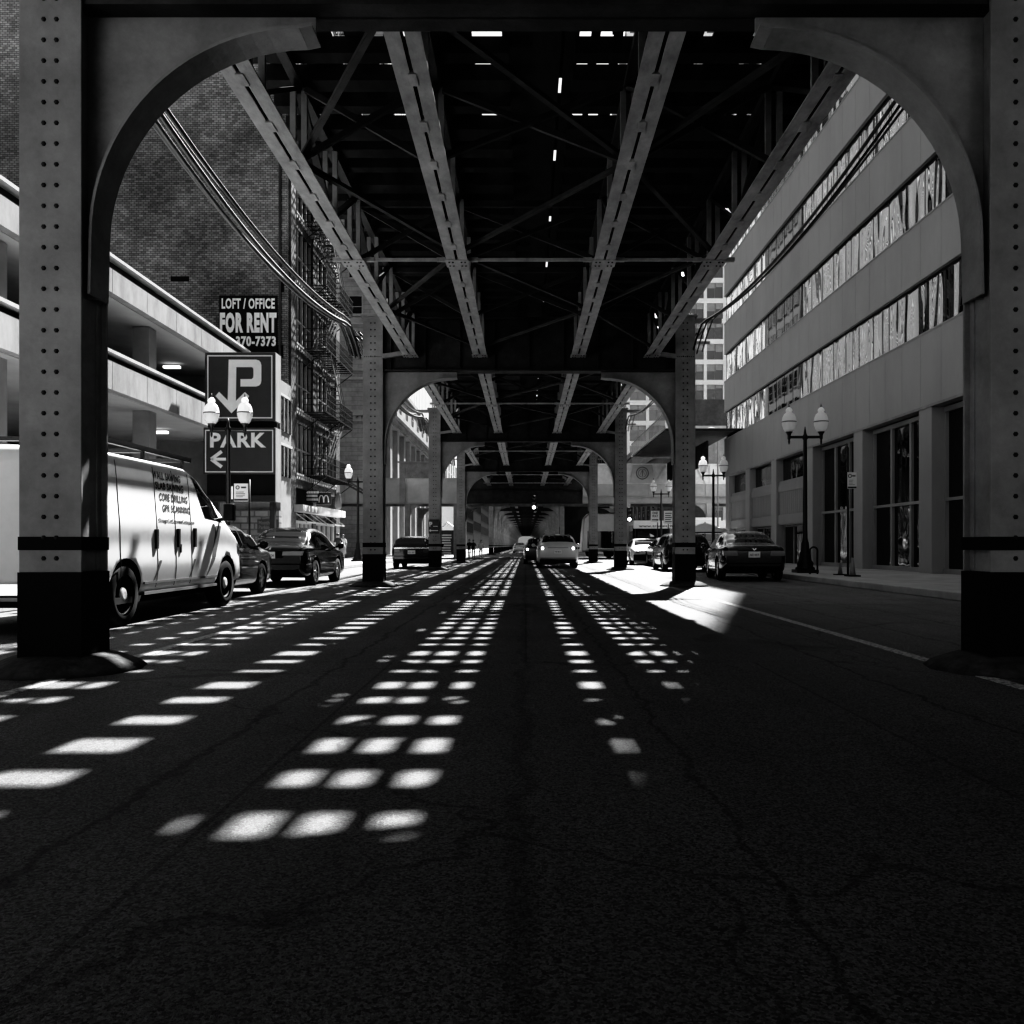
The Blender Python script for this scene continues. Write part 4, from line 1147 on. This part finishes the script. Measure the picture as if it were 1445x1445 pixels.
# wagon left mid (dark)
r, B = make_car('parked_wagon', wagon(4.6, 1.42, .9), pb, (.85, 3.4), .33, wins_w, hl(4.5), None, 'black estate car seen from behind between the first and second left columns', (-4.92, 36.6, 0))
rear_kit(r, 0, .95, .88, .72, 'K51 207', bump=.55); mirrors(r, .9, 2.9, 1.0, pb)
MB().box(-.75, .75, -.03, .03, .87, .92).build('chrome_strip', M_chrome, r)
# white wagon in the middle of the road
r, B = make_car('moving_wagon', wagon(4.7, 1.5, .93), paintm('offwhite_car_paint', .6, .3), (.95, 3.5), .34, wins_w, hl(4.6), None, 'white estate car driving away under the viaduct with its rear lamps lit', (1.42, 37.6, 0))
rear_kit(r, 0, .95, .9, .74, 'P60 8812', light=(.62, .95, .84, .94), bump=.45)
for s in (-1, 1): MB().lathe([(.06, 0), (.05, -.02), (.02, -.03)], (s*.68, -.018, .885), 12, ax='y').build('lit_lamp', M_glow, r)
MB().box(-.80, .80, -.02, .08, .23, .40).build('rear_valance', M_blackm, r); mirrors(r, .93, 2.9, 1.0, pw)
MB().box(-.1, .1, .42, .5, 1.47, 1.51).build('roof_light', M_signw, r)
b = MB()
for s in (-1, 1): b.beam((s*.58, .9, 1.53), (s*.58, 2.6, 1.53), .04, .05)
b.build('roof_rails', M_steel_d, r)
# dark car ahead of it
r, B = make_car('moving_sedan', saloon(4.6, 1.42, .9), pd, (.9, 3.4), .33, wins_s, hl(4.5), None, 'dark sedan just ahead and left of the white estate car', (.78, 45.5, 0))
rear_kit(r, 0, .9, .88, .75, ''); MB().lathe([(.06, 0), (.03, -.03)], (-.7, -.02, .8), 10, ax='y').build('lit_lamp', M_glow, r)
# right SUV and silver sedan
r, B = make_car('parked_suv', [(y, a, s_+.02, t, w_, x_) for (y, a, s_, t, w_, x_) in wagon(4.6, 1.5, .92)], pb, (.85, 3.4), .35, wins_w, hl(4.5), None, 'black SUV half hidden behind the right steel column', (6.25, 32.6, 0), math.radians(-1))
rear_kit(r, 0, .98, .9, .75, ''); mirrors(r, .92, 2.9, 1.03, pb)
r, B = make_car('facing_sedan', saloon(4.6, 1.38, .92), psil, (.9, 3.4), .33, wins_s, [], None, 'silver sedan facing the camera between the right columns in front of the bus', (6.3, 47.6, 0), PI)
MB().box(-.85, .85, 4.42, 4.64, .25, .56).build('front_bumper', M_blackm, r, bevel=.04)
MB().box(-.16, .16, 4.645, 4.66, .5, .62).build('licence_plate', M_plate, r)
for s in (-1, 1): MB().box(s*.66-.14, s*.66+.14, 4.5, 4.6, .58, .7).build('headlight', M_chrome, r, bevel=.03)
mirrors(r, .92, 3.0, .96, psil)
r, B = make_car('parked_sedan', saloon(4.6, 1.4, .9), pd, (.9, 3.4), .33, wins_s, hl(4.5), None, 'dark sedan half seen between the first right column and the near parked sedan', (6.9, 38.9, 0)); rear_kit(r, 0, .9, .88, .75, '')
# distant cars down the tunnel
for k, (x, y, g, lb) in enumerate(((-.9, 118, pw, 'far white car in the left lane of the tunnel'), (1.2, 150, pd, 'far dark car deep in the tunnel'), (-2.0, 205, psil, 'tiny silver car near the bright end of the street'))):
    r, B = make_car('distant_car', saloon(4.6, 1.42, .9), g, (.9, 3.4), .33, wins_s, [], None, lb, (x, y, 0)); rear_kit(r, 0, .9, .88, .75, '')

# white work van
VL = 5.62
vk = [(0, .45, 1.2, 1.95, .90, .80), (.05, .38, 1.25, 2.08, .96, .87), (.18, .36, 1.3, 2.14, .99, .91), (.6, .35, 1.35, 2.16, 1.0, .92), (2.0, .35, 1.38, 2.17, 1.0, .92), (3.1, .35, 1.38, 2.16, 1.0, .92),
      (3.45, .35, 1.37, 2.09, 1.0, .91), (4.0, .35, 1.36, 1.84, 1.0, .91), (4.5, .35, 1.34, 1.58, 1.0, .90), (4.72, .35, 1.28, 1.45, .998, .88), (5.05, .36, 1.16, 1.28, .985, .85), (5.3, .38, 1.04, 1.11, .96, .80), (5.5, .4, .9, .94, .91, .75), (VL, .45, .78, .80, .84, .68)]
VX0 = -5.96; VY0 = 9.50
M_van = mat('white_van_paint', .86, .6, var=.03, coat=.12, grime=.08, spec=.3)
wins_v = [('windscreen', 9.2, 14.8, 3.55, 4.5, 3.55, 4.5), ('side_window', 6.3, 8.7, 3.70, 4.46, 3.24, 3.90), ('rear_window', 8.0, 9.2, .02, .2, .02, .2)]
r, VB = make_car('work_van', vk, M_van, (1.05, 4.62), .385, wins_v[:2], [('headlight', 4.4, 5.7, 5.2, 5.4, M_chrome)], None, 'white concrete cutting work van parked at the left kerb, lettering on its side', (VX0, VY0, 0), spokes=0, rimm=M_black, ww=.24, sh=.985)
r['category'] = 'van'
for s in (-1, 1):
    for wy in (1.05, 4.62):
        MB().lathe([(.10, 0), (.085, s*.02), (.045, s*.03)], (s*.955, wy, .385), 14, ax='x').build('hub_cap', M_cream, r)
        MB().lathe([(.25, 0), (.25, s*.004), (.235, s*.004), (.235, 0)], (s*.955, wy, .385), 24, ax='x', caps=False).build('rim_ring', M_steel, r)
for s in (-1, 1):
    b = MB()
    for i, y in enumerate((.9, 1.95, 2.55, 3.12)):
        zs_ = [(.42, 2.05)]
        pts = [VB.pt(y, v)+VB.nrm(y, v)*.002 if s > 0 else VB.pt(y, 24-v)+VB.nrm(y, 24-v)*.002 for v in [2.2+j*.45 for j in range(15)]]
        sm = MB(); sm.tube(pts, .006, n=4); sm.build('door_seam', M_inkg, r)
b = MB()
for (y, z, l) in ((1.90, 1.18, .22), (2.62, 1.20, .22), (3.22, 1.22, .24)):
    b.box(.995, 1.03, y-.03, y+.03, z-l, z+.04)
for (y, z) in ((2.70, 1.02), ): b.box(.998, 1.02, y-.02, y+.02, z-.12, z)
b.build('door_handle', M_black, r)
# stripe slashes
b = MB()
def sx_(y, z):
    # find v giving z
    lo, hi = 2.5, 7.0
    for _ in range(24):
        mid = (lo+hi)/2
        if VB.pt(y, mid).z < z: lo = mid
        else: hi = mid
    return VB.pt(y, lo).x+.004
for quad in (((4.12, 1.32), (4.36, 1.32), (4.08, .82), (3.93, .82)), ((3.92, .81), (4.08, .81), (3.70, .5), (3.68, .5)), ((3.2, .80), (3.27, .80), (3.06, .52), (3.03, .52)), ((2.0, .8), (2.08, .8), (1.84, .5), (1.81, .5))):
    n_ = 6; A = []
    for j in range(n_+1):
        t = j/n_
        ya = quad[0][0]+(quad[3][0]-quad[0][0])*t; yb = quad[1][0]+(quad[2][0]-quad[1][0])*t; z_ = quad[0][1]+(quad[3][1]-quad[0][1])*t
        A.append((b.bm.verts.new((sx_(ya, z_), ya, z_)), b.bm.verts.new((sx_(yb, z_), yb, z_))))
    for p, q in zip(A, A[1:]): b.bm.faces.new((p[0], p[1], q[1], q[0]))
b.build('stripe_decal', M_inkg, r)
b = MB(); b.box(.985, 1.012, 1.55, 4.14, .50, .53); b.box(.985, 1.006, 1.55, 4.14, .36, .40)
b.build('sill_moulding', M_inkg, r)
MB().box(-.98, .98, .3, 4.0, .28, .36).build('underbody', M_blackm, r)
_v = np.linspace(2.5, 9.3, 500); _p = [VB.pt(2.6, v) for v in _v]
_z = np.array([p.z for p in _p]); _x = np.array([p.x for p in _p])
def vtext(s, ya, yb, z, h, bold=.03):
    o = text('side_lettering', s, (0, (ya+yb)/2-VY0, z), (0,1,0), (0,0,1), yb-ya, h, M_ink, r, bold, .001)
    for v in o.data.vertices: v.co.x = float(np.interp(v.co.z, _z, _x))+.0045+v.co.x
vtext('WALL SAWING', 11.42, 12.34, 1.96, .105); vtext('SLAB SAWING', 11.48, 12.42, 1.82, .105); vtext('CORE DRILLING', 11.58, 12.55, 1.67, .105); vtext('GPR SCANNING', 11.66, 12.62, 1.52, .105)
vtext('ChicagoCutConcreteCutting.com', 11.5, 12.75, 1.34, .07, .035)
# mirrors of van, rack, wiper
for s in (-1, 1):
    b = MB(); b.beam((s*.93, 4.36, 1.42), (s*1.12, 4.32, 1.44), .05, .06); b.box(min(s*1.06, s*1.24), max(s*1.06, s*1.24), 4.24, 4.36, 1.40, 1.68); b.build('side_mirror', M_black, r, bevel=.04)
b = MB()
for y in (.6, 1.9, 3.2):
    b.beam((-.84, y, 2.27), (.84, y, 2.27), .05, .05)
    for s in (-1, 1): b.beam((s*.82, y, 2.1), (s*.82, y, 2.28), .04, .04)
for s in (-1, 1): b.beam((s*.82, .3, 2.30), (s*.82, 3.5, 2.30), .05, .07)
b.build('roof_rack', M_black, r)
MB().box(-.85, .85, 5.5, 5.72, .42, .62).build('front_bumper', M_cream, r, bevel=.04)
MB().box(-.9, .9, -.1, .05, .42, .6).build('rear_bumper', M_chrome, r, bevel=.03)

# bus across the street
bus = empty('city_bus', (7.9, 62.5, 0)); tag(bus, 'white city bus crossing behind the right columns, web address along its roof panel', 'bus')
BL = 12.5
MB().box(0, BL, 0, 2.5, .35, 1.35).build('lower_body', mat('bus_dark', .10, .4), bus, bevel=.08)
MB().box(.05, BL-.05, .02, 2.48, 1.35, 2.25).build('window_band', M_glassc, bus)
MB().box(0, BL, -.02, 2.52, 2.25, 2.85).build('roof_panel', M_white, bus, bevel=.06)
b = MB(); b.prism([(2.6, 2.85), (3.2, 3.08), (6.5, 3.08), (6.5, 2.85)], 'y', .2, 2.3); b.build('roof_unit', M_white, bus, bevel=.03)
text('roof_lettering', 'www.transitchicago.com', (2.5, -.024, 2.42), (1,0,0), (0,0,1), 4.2, .24, M_ink, bus, .02, .01)
b = MB()
for k in range(8): b.box(.1+k*1.6, .2+k*1.6, -.01, .02, 1.35, 2.25)
b.build('window_pillars', M_black, bus)
for x in (1.8, 9.6):
    w_ = empty('wheel', (x, .2, .48)); w_.parent = bus
    MB().lathe([(.28, -.15), (.46, -.15), (.48, -.1), (.48, .1), (.28, .12)], n=20, ax='y', caps=False).build('tyre', M_rubber, w_)
    MB().lathe([(.28, -.13), (.1, -.16), (.04, -.17)], n=14, ax='y').build('rim', M_rim, w_)
MB().box(-.03, .03, .1, 2.4, 1.2, 2.5).build('windscreen', M_glassc, bus)
# silver articulated truck/bus further left of it
sb = empty('silver_bus', (4.6, 70.5, 0)); tag(sb, 'brushed silver coach standing under the crossing railway between the far right columns', 'bus')
b = MB(); b.prism([(0, .5), (.1, 2.0), (.25, 3.3), (.6, 3.7), (3.0, 3.75), (3.0, .5)], 'y', 0, 2.5); b.build('body', mat('brushed_steel', .5, .32, metal=.8, var=.1), sb, bevel=.1)
MB().box(.5, 2.8, -.02, .0, .8, 2.2).build('window', M_glassc, sb)
MB().box(.4, 2.9, -.03, -.02, .62, .7).build('bumper', M_conc, sb)
for x in (.8, 2.3): MB().lathe([(.45, 0), (.45, .3)], (x, .1, .45), 16, ax='y').build('wheel', M_rubber, sb)

# ------------------------------------------------------------------ street furniture
def pole_sign(name, x, y, h, base, label, cat, draw, rad=.03):
    r = empty(name, (x, y, base)); tag(r, label, cat); MB().tube([(0,0,0), (0,0,h)], rad, n=8).build('post', M_castiron, r); draw(r); return r
def paybox(r, x, z, w, h):
    p = MB().box(x-w/2, x+w/2, -.05, -.035, z, z+h).build('sign_plate', M_plate, r, bevel=.004)
    b = MB(); b.lathe([(.055, 0), (.055, -.006), (.035, -.006), (.035, 0)], (x-w*.24, -.05, z+h*.78), 16, ax='y', caps=False)
    b.box(x, x+w*.35, -.056, -.05, z+h*.74, z+h*.82)
    for k in range(4): b.box(x-w*.36, x+w*.2+random.uniform(-.05, .08), -.056, -.05, z+h*(.24+.09*k), z+h*(.26+.09*k))
    b.box(x-w/2+.01, x+w/2-.01, -.056, -.05, z+.015, z+h*.13)
    b.build('printed_notice', M_ink, p)
pp = at(352, 735, 24.0)
pole_sign('pay_parking_sign', pp.x, 24.0, 2.72, .15, 'white pay to park notice on a thin dark post left, before the parking sign base', 'sign',
          lambda r: (paybox(r, -.22, 2.1, .40, .50), MB().box(-.5, -.46, -.05, -.03, 2.16, 2.52).build('edge_strip', M_signw, r), MB().box(-.03, .03, -.034, .034, 1.0, 1.14).build('sticker', M_signw, r)))
pp = at(1196.5, 822, 23.8)
pole_sign('pay_parking_sign', pp.x, 23.8, 3.6, .15, 'white pay to park notice on a thin post by the cone, right kerb', 'sign',
          lambda r: (paybox(r, .10, 2.44, .26, .46)))
cn = empty('traffic_cone', (at(1201, 0, 23.6).x, 23.5, .15)); tag(cn, 'slim pale traffic cone on a dark base by the right kerb', 'cone')
MB().lathe([(.085, .04), (.03, .5), (.02, .52)], n=14).build('cone', mat('cone_plastic', .3, .5), cn)
MB().lathe([(.073, .14), (.052, .27)], n=14).build('reflective_collar', M_signw, cn)
MB().box(-.17, .17, -.17, .17, 0, .04).build('base', M_rubber, cn, bevel=.01)
# second cone behind post
cb_ = empty('traffic_cone', (at(1193, 0, 24.2).x, 24.6, .15)); tag(cb_, 'smaller grey cone just behind the right sign post', 'cone')
MB().lathe([(.07, .03), (.02, .36)], n=12).build('cone', M_concd, cb_); MB().box(-.15, .15, -.15, .15, 0, .03).build('base', M_rubber, cb_)
# hoop rack
hx0, hx1 = at(1143, 0, 25.4).x, at(1153.5, 0, 25.4).x
b = MB(); mid = (hx0+hx1)/2; hw = (hx1-hx0)/2
b.tube([(hx0, 25.4, .15), (hx0, 25.4, .85)] + [(mid-hw*math.cos(a), 25.4, .85+hw*math.sin(a)) for a in [PI*k/8 for k in range(1, 8)]] + [(hx1, 25.4, .85), (hx1, 25.4, .15)], .028, n=8)
tag(b.build('bike_rack', M_castiron), 'dark hoop shaped bicycle rack beside the right lamp base', 'bike rack')
# one way signs
def ow(r):
    p = MB().box(-.42, .10, -.05, -.035, 2.28, 2.98).build('sign_plate', M_signw, r)
    text('lettering', 'ONE\nWAY', (-.16, -.052, 2.75), (1,0,0), (0,0,1), .38, .34, M_ink, p, .03)
    b = MB(); b.box(-.36, -.02, -.056, -.05, 2.40, 2.46); b.prism([(-.06, 2.36), (.05, 2.43), (-.06, 2.5)], 'y', -.056, -.05); b.build('arrow', M_ink, p)
ow_ = pole_sign('one_way_sign', at(928, 0, 52).x, 52.0, 3.0, .15, 'white one way sign with a black arrow in front of the bus', 'sign', ow)
def ow2(r):
    p = MB().box(-.28, .28, -.05, -.035, 2.2, 3.0).build('sign_plate', M_signw, r)
    b = MB()
    for k in range(5): b.box(-.2, .2-.05*(k % 2), -.056, -.05, 2.3+k*.13, 2.35+k*.13)
    b.build('printed_notice', M_ink, p)
pole_sign('street_notice', at(943, 0, 52.5).x, 52.5, 3.1, .15, 'white notice sign beside the one way sign, next to the lamp post', 'sign', ow2)
# P arrow sign on second left column
r = board('column_parking_sign', at(604.5, 0, 34.82).x, at(619.5, 0, 34.82).x, 34.82, at(0, 753, 34.82).z, at(0, 733, 34.82).z, M_sign, 'small black parking sign with P and left arrow on the second left column', 'sign', .03)
H = (753-733)*34.82/F
text('lettering', 'P', (-.12, -.004, H*.66), (1,0,0), (0,0,1), .12, .2, M_signw, r, .04)
MB().box(-.02, .16, -.006, 0, H*.5, H*.53).build('underline', M_signw, r)
b = MB(); b.box(-.14, .18, -.006, 0, H*.19, H*.24); b.prism([(-.19, H*.215), (-.12, H*.12), (-.12, H*.31)], 'y', -.006, 0); b.build('arrow', M_signw, r)
# traffic signals
def signal(x, y, z, label, pole=None):
    r = empty('traffic_light', (x, y, z)); tag(r, label, 'traffic light', 'traffic lights at the crossing')
    MB().box(-.17, .17, -.1, .12, -.5, .5).build('housing', M_black, r, bevel=.02)
    for k in range(3):
        MB().lathe([(.11, -.1), (.11, -.13), (.03, -.14)], (0, 0, .32-.32*k), 16, ax='y').build('lens', M_glow if k == 2 else M_lens, r)
    if pole: MB().beam((0, .05, .5), (0, .05, pole), .05, .05).build('hanger', M_black, r)
    return r
p = at(753.5, 716, 60); signal(p.x, 60, p.z+.32, 'traffic light with a glowing lens hanging over the middle of the street', 1.0)
p = at(888, 733, 58); signal(p.x, 58, p.z+.32, 'traffic light with a glowing lens left of the bus lettering')
MB().beam((0, .05, -2.8), (0, .05, -.5), .08, .08)
# umbrella canopy by the right building
um = empty('cafe_umbrella', (at(1000, 0, 48).x, 49.0, .15)); tag(um, 'low white cafe umbrella at the end of the office building pavement', 'umbrella')
b = MB(); b.lathe([(1.35, 1.62), (1.3, 1.72), (.7, 1.95), (.06, 2.15), (.03, 2.2)], n=8); b.build('canopy', M_white, um)
MB().lathe([(1.33, 1.55), (1.34, 1.62), (1.30, 1.62)], n=8).build('valance', M_sign, um)
MB().tube([(0,0,0), (0,0,2.1)], .03).build('pole', M_steel, um)
# cobra-head camera lamp by the station
cl = empty('curved_lamp', (at(1013, 0, 60).x, 60, .15)); tag(cl, 'thin pole with hooked lamp head against the dark station', 'street lamp')
b = MB(); pts = [(0,0,0), (0,0,8.7)] + [(-.45+.45*math.cos(a), 0, 8.7+.45*math.sin(a)) for a in [PI*k/8 for k in range(1, 8)]]
b.tube(pts, .05, n=8); b.build('post', M_steel, cl)
MB().lathe([(.05, 9.0), (.3, 8.75), (.28, 8.6), (.05, 8.5)], (-.8, 0, 0), 14).build('lamp_head', M_white, cl)
# newspaper kiosk under left far columns
ks = empty('news_kiosk', (at(631, 0, 80).x, 80, .15)); tag(ks, 'small dark kiosk with a pale pitched roof between the left columns', 'kiosk')
MB().box(-.75, .75, 0, 1, 0, 2.3).build('cabin', M_black, ks)
b = MB(); b.prism([(-.95, 2.3), (0, 2.95), (.95, 2.3), (.95, 2.4), (0, 3.1), (-.95, 2.4)], 'y', -.1, 1.1); b.build('roof', M_white, ks)
b = MB()
for k in range(8): b.box(-.5, .35+random.uniform(-.1, .1), -.04, 0, .1+k*.24, .22+k*.24)
b.build('newspaper_stack', M_conc, ks)
bw_ = MB(); bw_.box(at(620, 0, 98).x, at(645, 0, 98).x, 98, 98.3, .15, at(0, 712, 98).z+.5)
tag(bw_.build('billboard', M_white), 'blank white panel rising behind the kiosk between the left columns', 'billboard')

# ------------------------------------------------------------------ people
def person(loc, rz, h, top, legs, label, skirt=False, bag=False, stride=.12, hair=M_ink):
    bm = bmesh.new()
    me = bpy.data.meshes.new('figure')
    k = h/1.75
    J = {'pel': (0,0,.95), 'wai': (0,0,1.1), 'che': (0,.0,1.32), 'nek': (0,.0,1.46), 'hd': (0,.02,1.56), 'hd2': (0,.02,1.66), 'top': (0,.01,1.72),
         'hl': (-.1,0,.9), 'kl': (-.1,stride*.6,.5), 'al': (-.1,stride,.09), 'tl': (-.1,stride+.16,.04), 'hr': (.1,0,.9), 'kr': (.1,-stride*.1,.5), 'ar': (.1,-stride,.1), 'tr': (.1,-stride+.16,.04),
         'sl': (-.18,0,1.40), 'el': (-.25,-.02,1.12), 'wl': (-.24,.1,.9), 'fl': (-.23,.14,.80), 'sr': (.18,0,1.40), 'er': (.26,-.03,1.12), 'wr': (.27,.06,.88), 'fr': (.27,.1,.79)}
    rad = {'pel': .15, 'wai': .13, 'che': .16, 'nek': .055, 'hd': .075, 'hd2': .09, 'top': .06, 'hl': .09, 'kl': .06, 'al': .045, 'tl': .035, 'hr': .09, 'kr': .06, 'ar': .045, 'tr': .035,
           'sl': .07, 'el': .048, 'wl': .032, 'fl': .03, 'sr': .07, 'er': .048, 'wr': .032, 'fr': .03}
    E = [('pel','wai'),('wai','che'),('che','nek'),('nek','hd'),('hd','hd2'),('hd2','top'),('pel','hl'),('hl','kl'),('kl','al'),('al','tl'),('pel','hr'),('hr','kr'),('kr','ar'),('ar','tr'),('che','sl'),('sl','el'),('el','wl'),('wl','fl'),('che','sr'),('sr','er'),('er','wr'),('wr','fr')]
    ks_ = list(J); vs = [bm.verts.new(Vector(J[q])*k) for q in ks_]
    for a, c in E: bm.edges.new((vs[ks_.index(a)], vs[ks_.index(c)]))
    bm.to_mesh(me); bm.free()
    o = bpy.data.objects.new('person', me); COL.objects.link(o)
    sk = o.modifiers.new('s', 'SKIN'); 
    for i, q in enumerate(ks_):
        d = me.skin_vertices[0].data[i]; rr = rad[q]*k; d.radius = (rr, rr*.8 if q in ('che', 'pel', 'wai') else rr); d.use_root = (q == 'pel')
    sb_ = o.modifiers.new('u', 'SUBSURF'); sb_.levels = 2; sb_.render_levels = 2
    nm = evalmesh(o); bpy.data.objects.remove(o)
    for mm in (top, legs, M_skin, M_blackm): nm.materials.append(mm)
    for p in nm.polygons:
        z = p.center.z/k; x = abs(p.center.x)/k; p.use_smooth = True
        p.material_index = 3 if z < .1 else (2 if (z > 1.47 or (x > .2 and z < 1.18)) else (0 if z > .98 else 1))
    r = empty('person', loc, rz); tag(r, label, 'person')
    bo = bpy.data.objects.new('body', nm); COL.objects.link(bo); bo.parent = r
    MB().lathe([(.08*k, 1.60*k), (.102*k, 1.66*k), (.09*k, 1.73*k), (.03*k, 1.77*k)], (0, -.01, 0), 12).build('hair', hair, r)
    f = MB(); 
    for s in (-1, 1): f.lathe([(.012*k, 0), (.006*k, .01)], (s*.035*k, .105*k, 1.63*k), 6, ax='y')
    f.beam((0, .1*k, 1.62*k), (0, .125*k, 1.585*k), .02*k, .02*k); f.build('face', M_ink, r)
    if skirt: MB().lathe([(.15*k, 1.02*k), (.18*k, .9*k), (.24*k, .45*k), (.23*k, .44*k)], n=14).build('skirt', legs, r)
    if bag: MB().lathe([(.05, .55), (.17, .62), (.2, .8), (.12, .98), (.03, 1.05)], (.36, .05, 0), 10).build('shopping_bag', M_white, r)
    return r
M_shirt = mat('white_shirt', .6, .9); M_dark = mat('dark_cloth', .04, .9); M_midc = mat('grey_cloth', .25, .9)
person((at(484, 0, 50).x, 50, .15), PI, 1.5, M_shirt, M_midc, 'woman in a pale top carrying a white bag on the left pavement', skirt=True, bag=True)
person((at(678.5, 0, 66).x, 66, 0), PI, 1.42, M_shirt, M_midc, 'man in a white T-shirt and shorts walking in the shade under the crossing')
person((at(668, 0, 67).x, 67, 0), PI, 1.45, M_dark, M_dark, 'dark clothed person left of the man in the white T-shirt')
person((at(661, 0, 68).x, 69, 0), PI*.9, 1.5, M_dark, M_dark, 'person in dark clothes standing against the third left column')
person((at(800, 0, 72).x, 72, 0), PI*1.1, 1.75, M_midc, M_dark, 'pedestrian seen above the roof of the white estate car')
person((at(470, 0, 46).x-.4, 49, .15), .2, 1.55, M_dark, M_dark, 'pedestrian in dark clothes beside the shop windows')
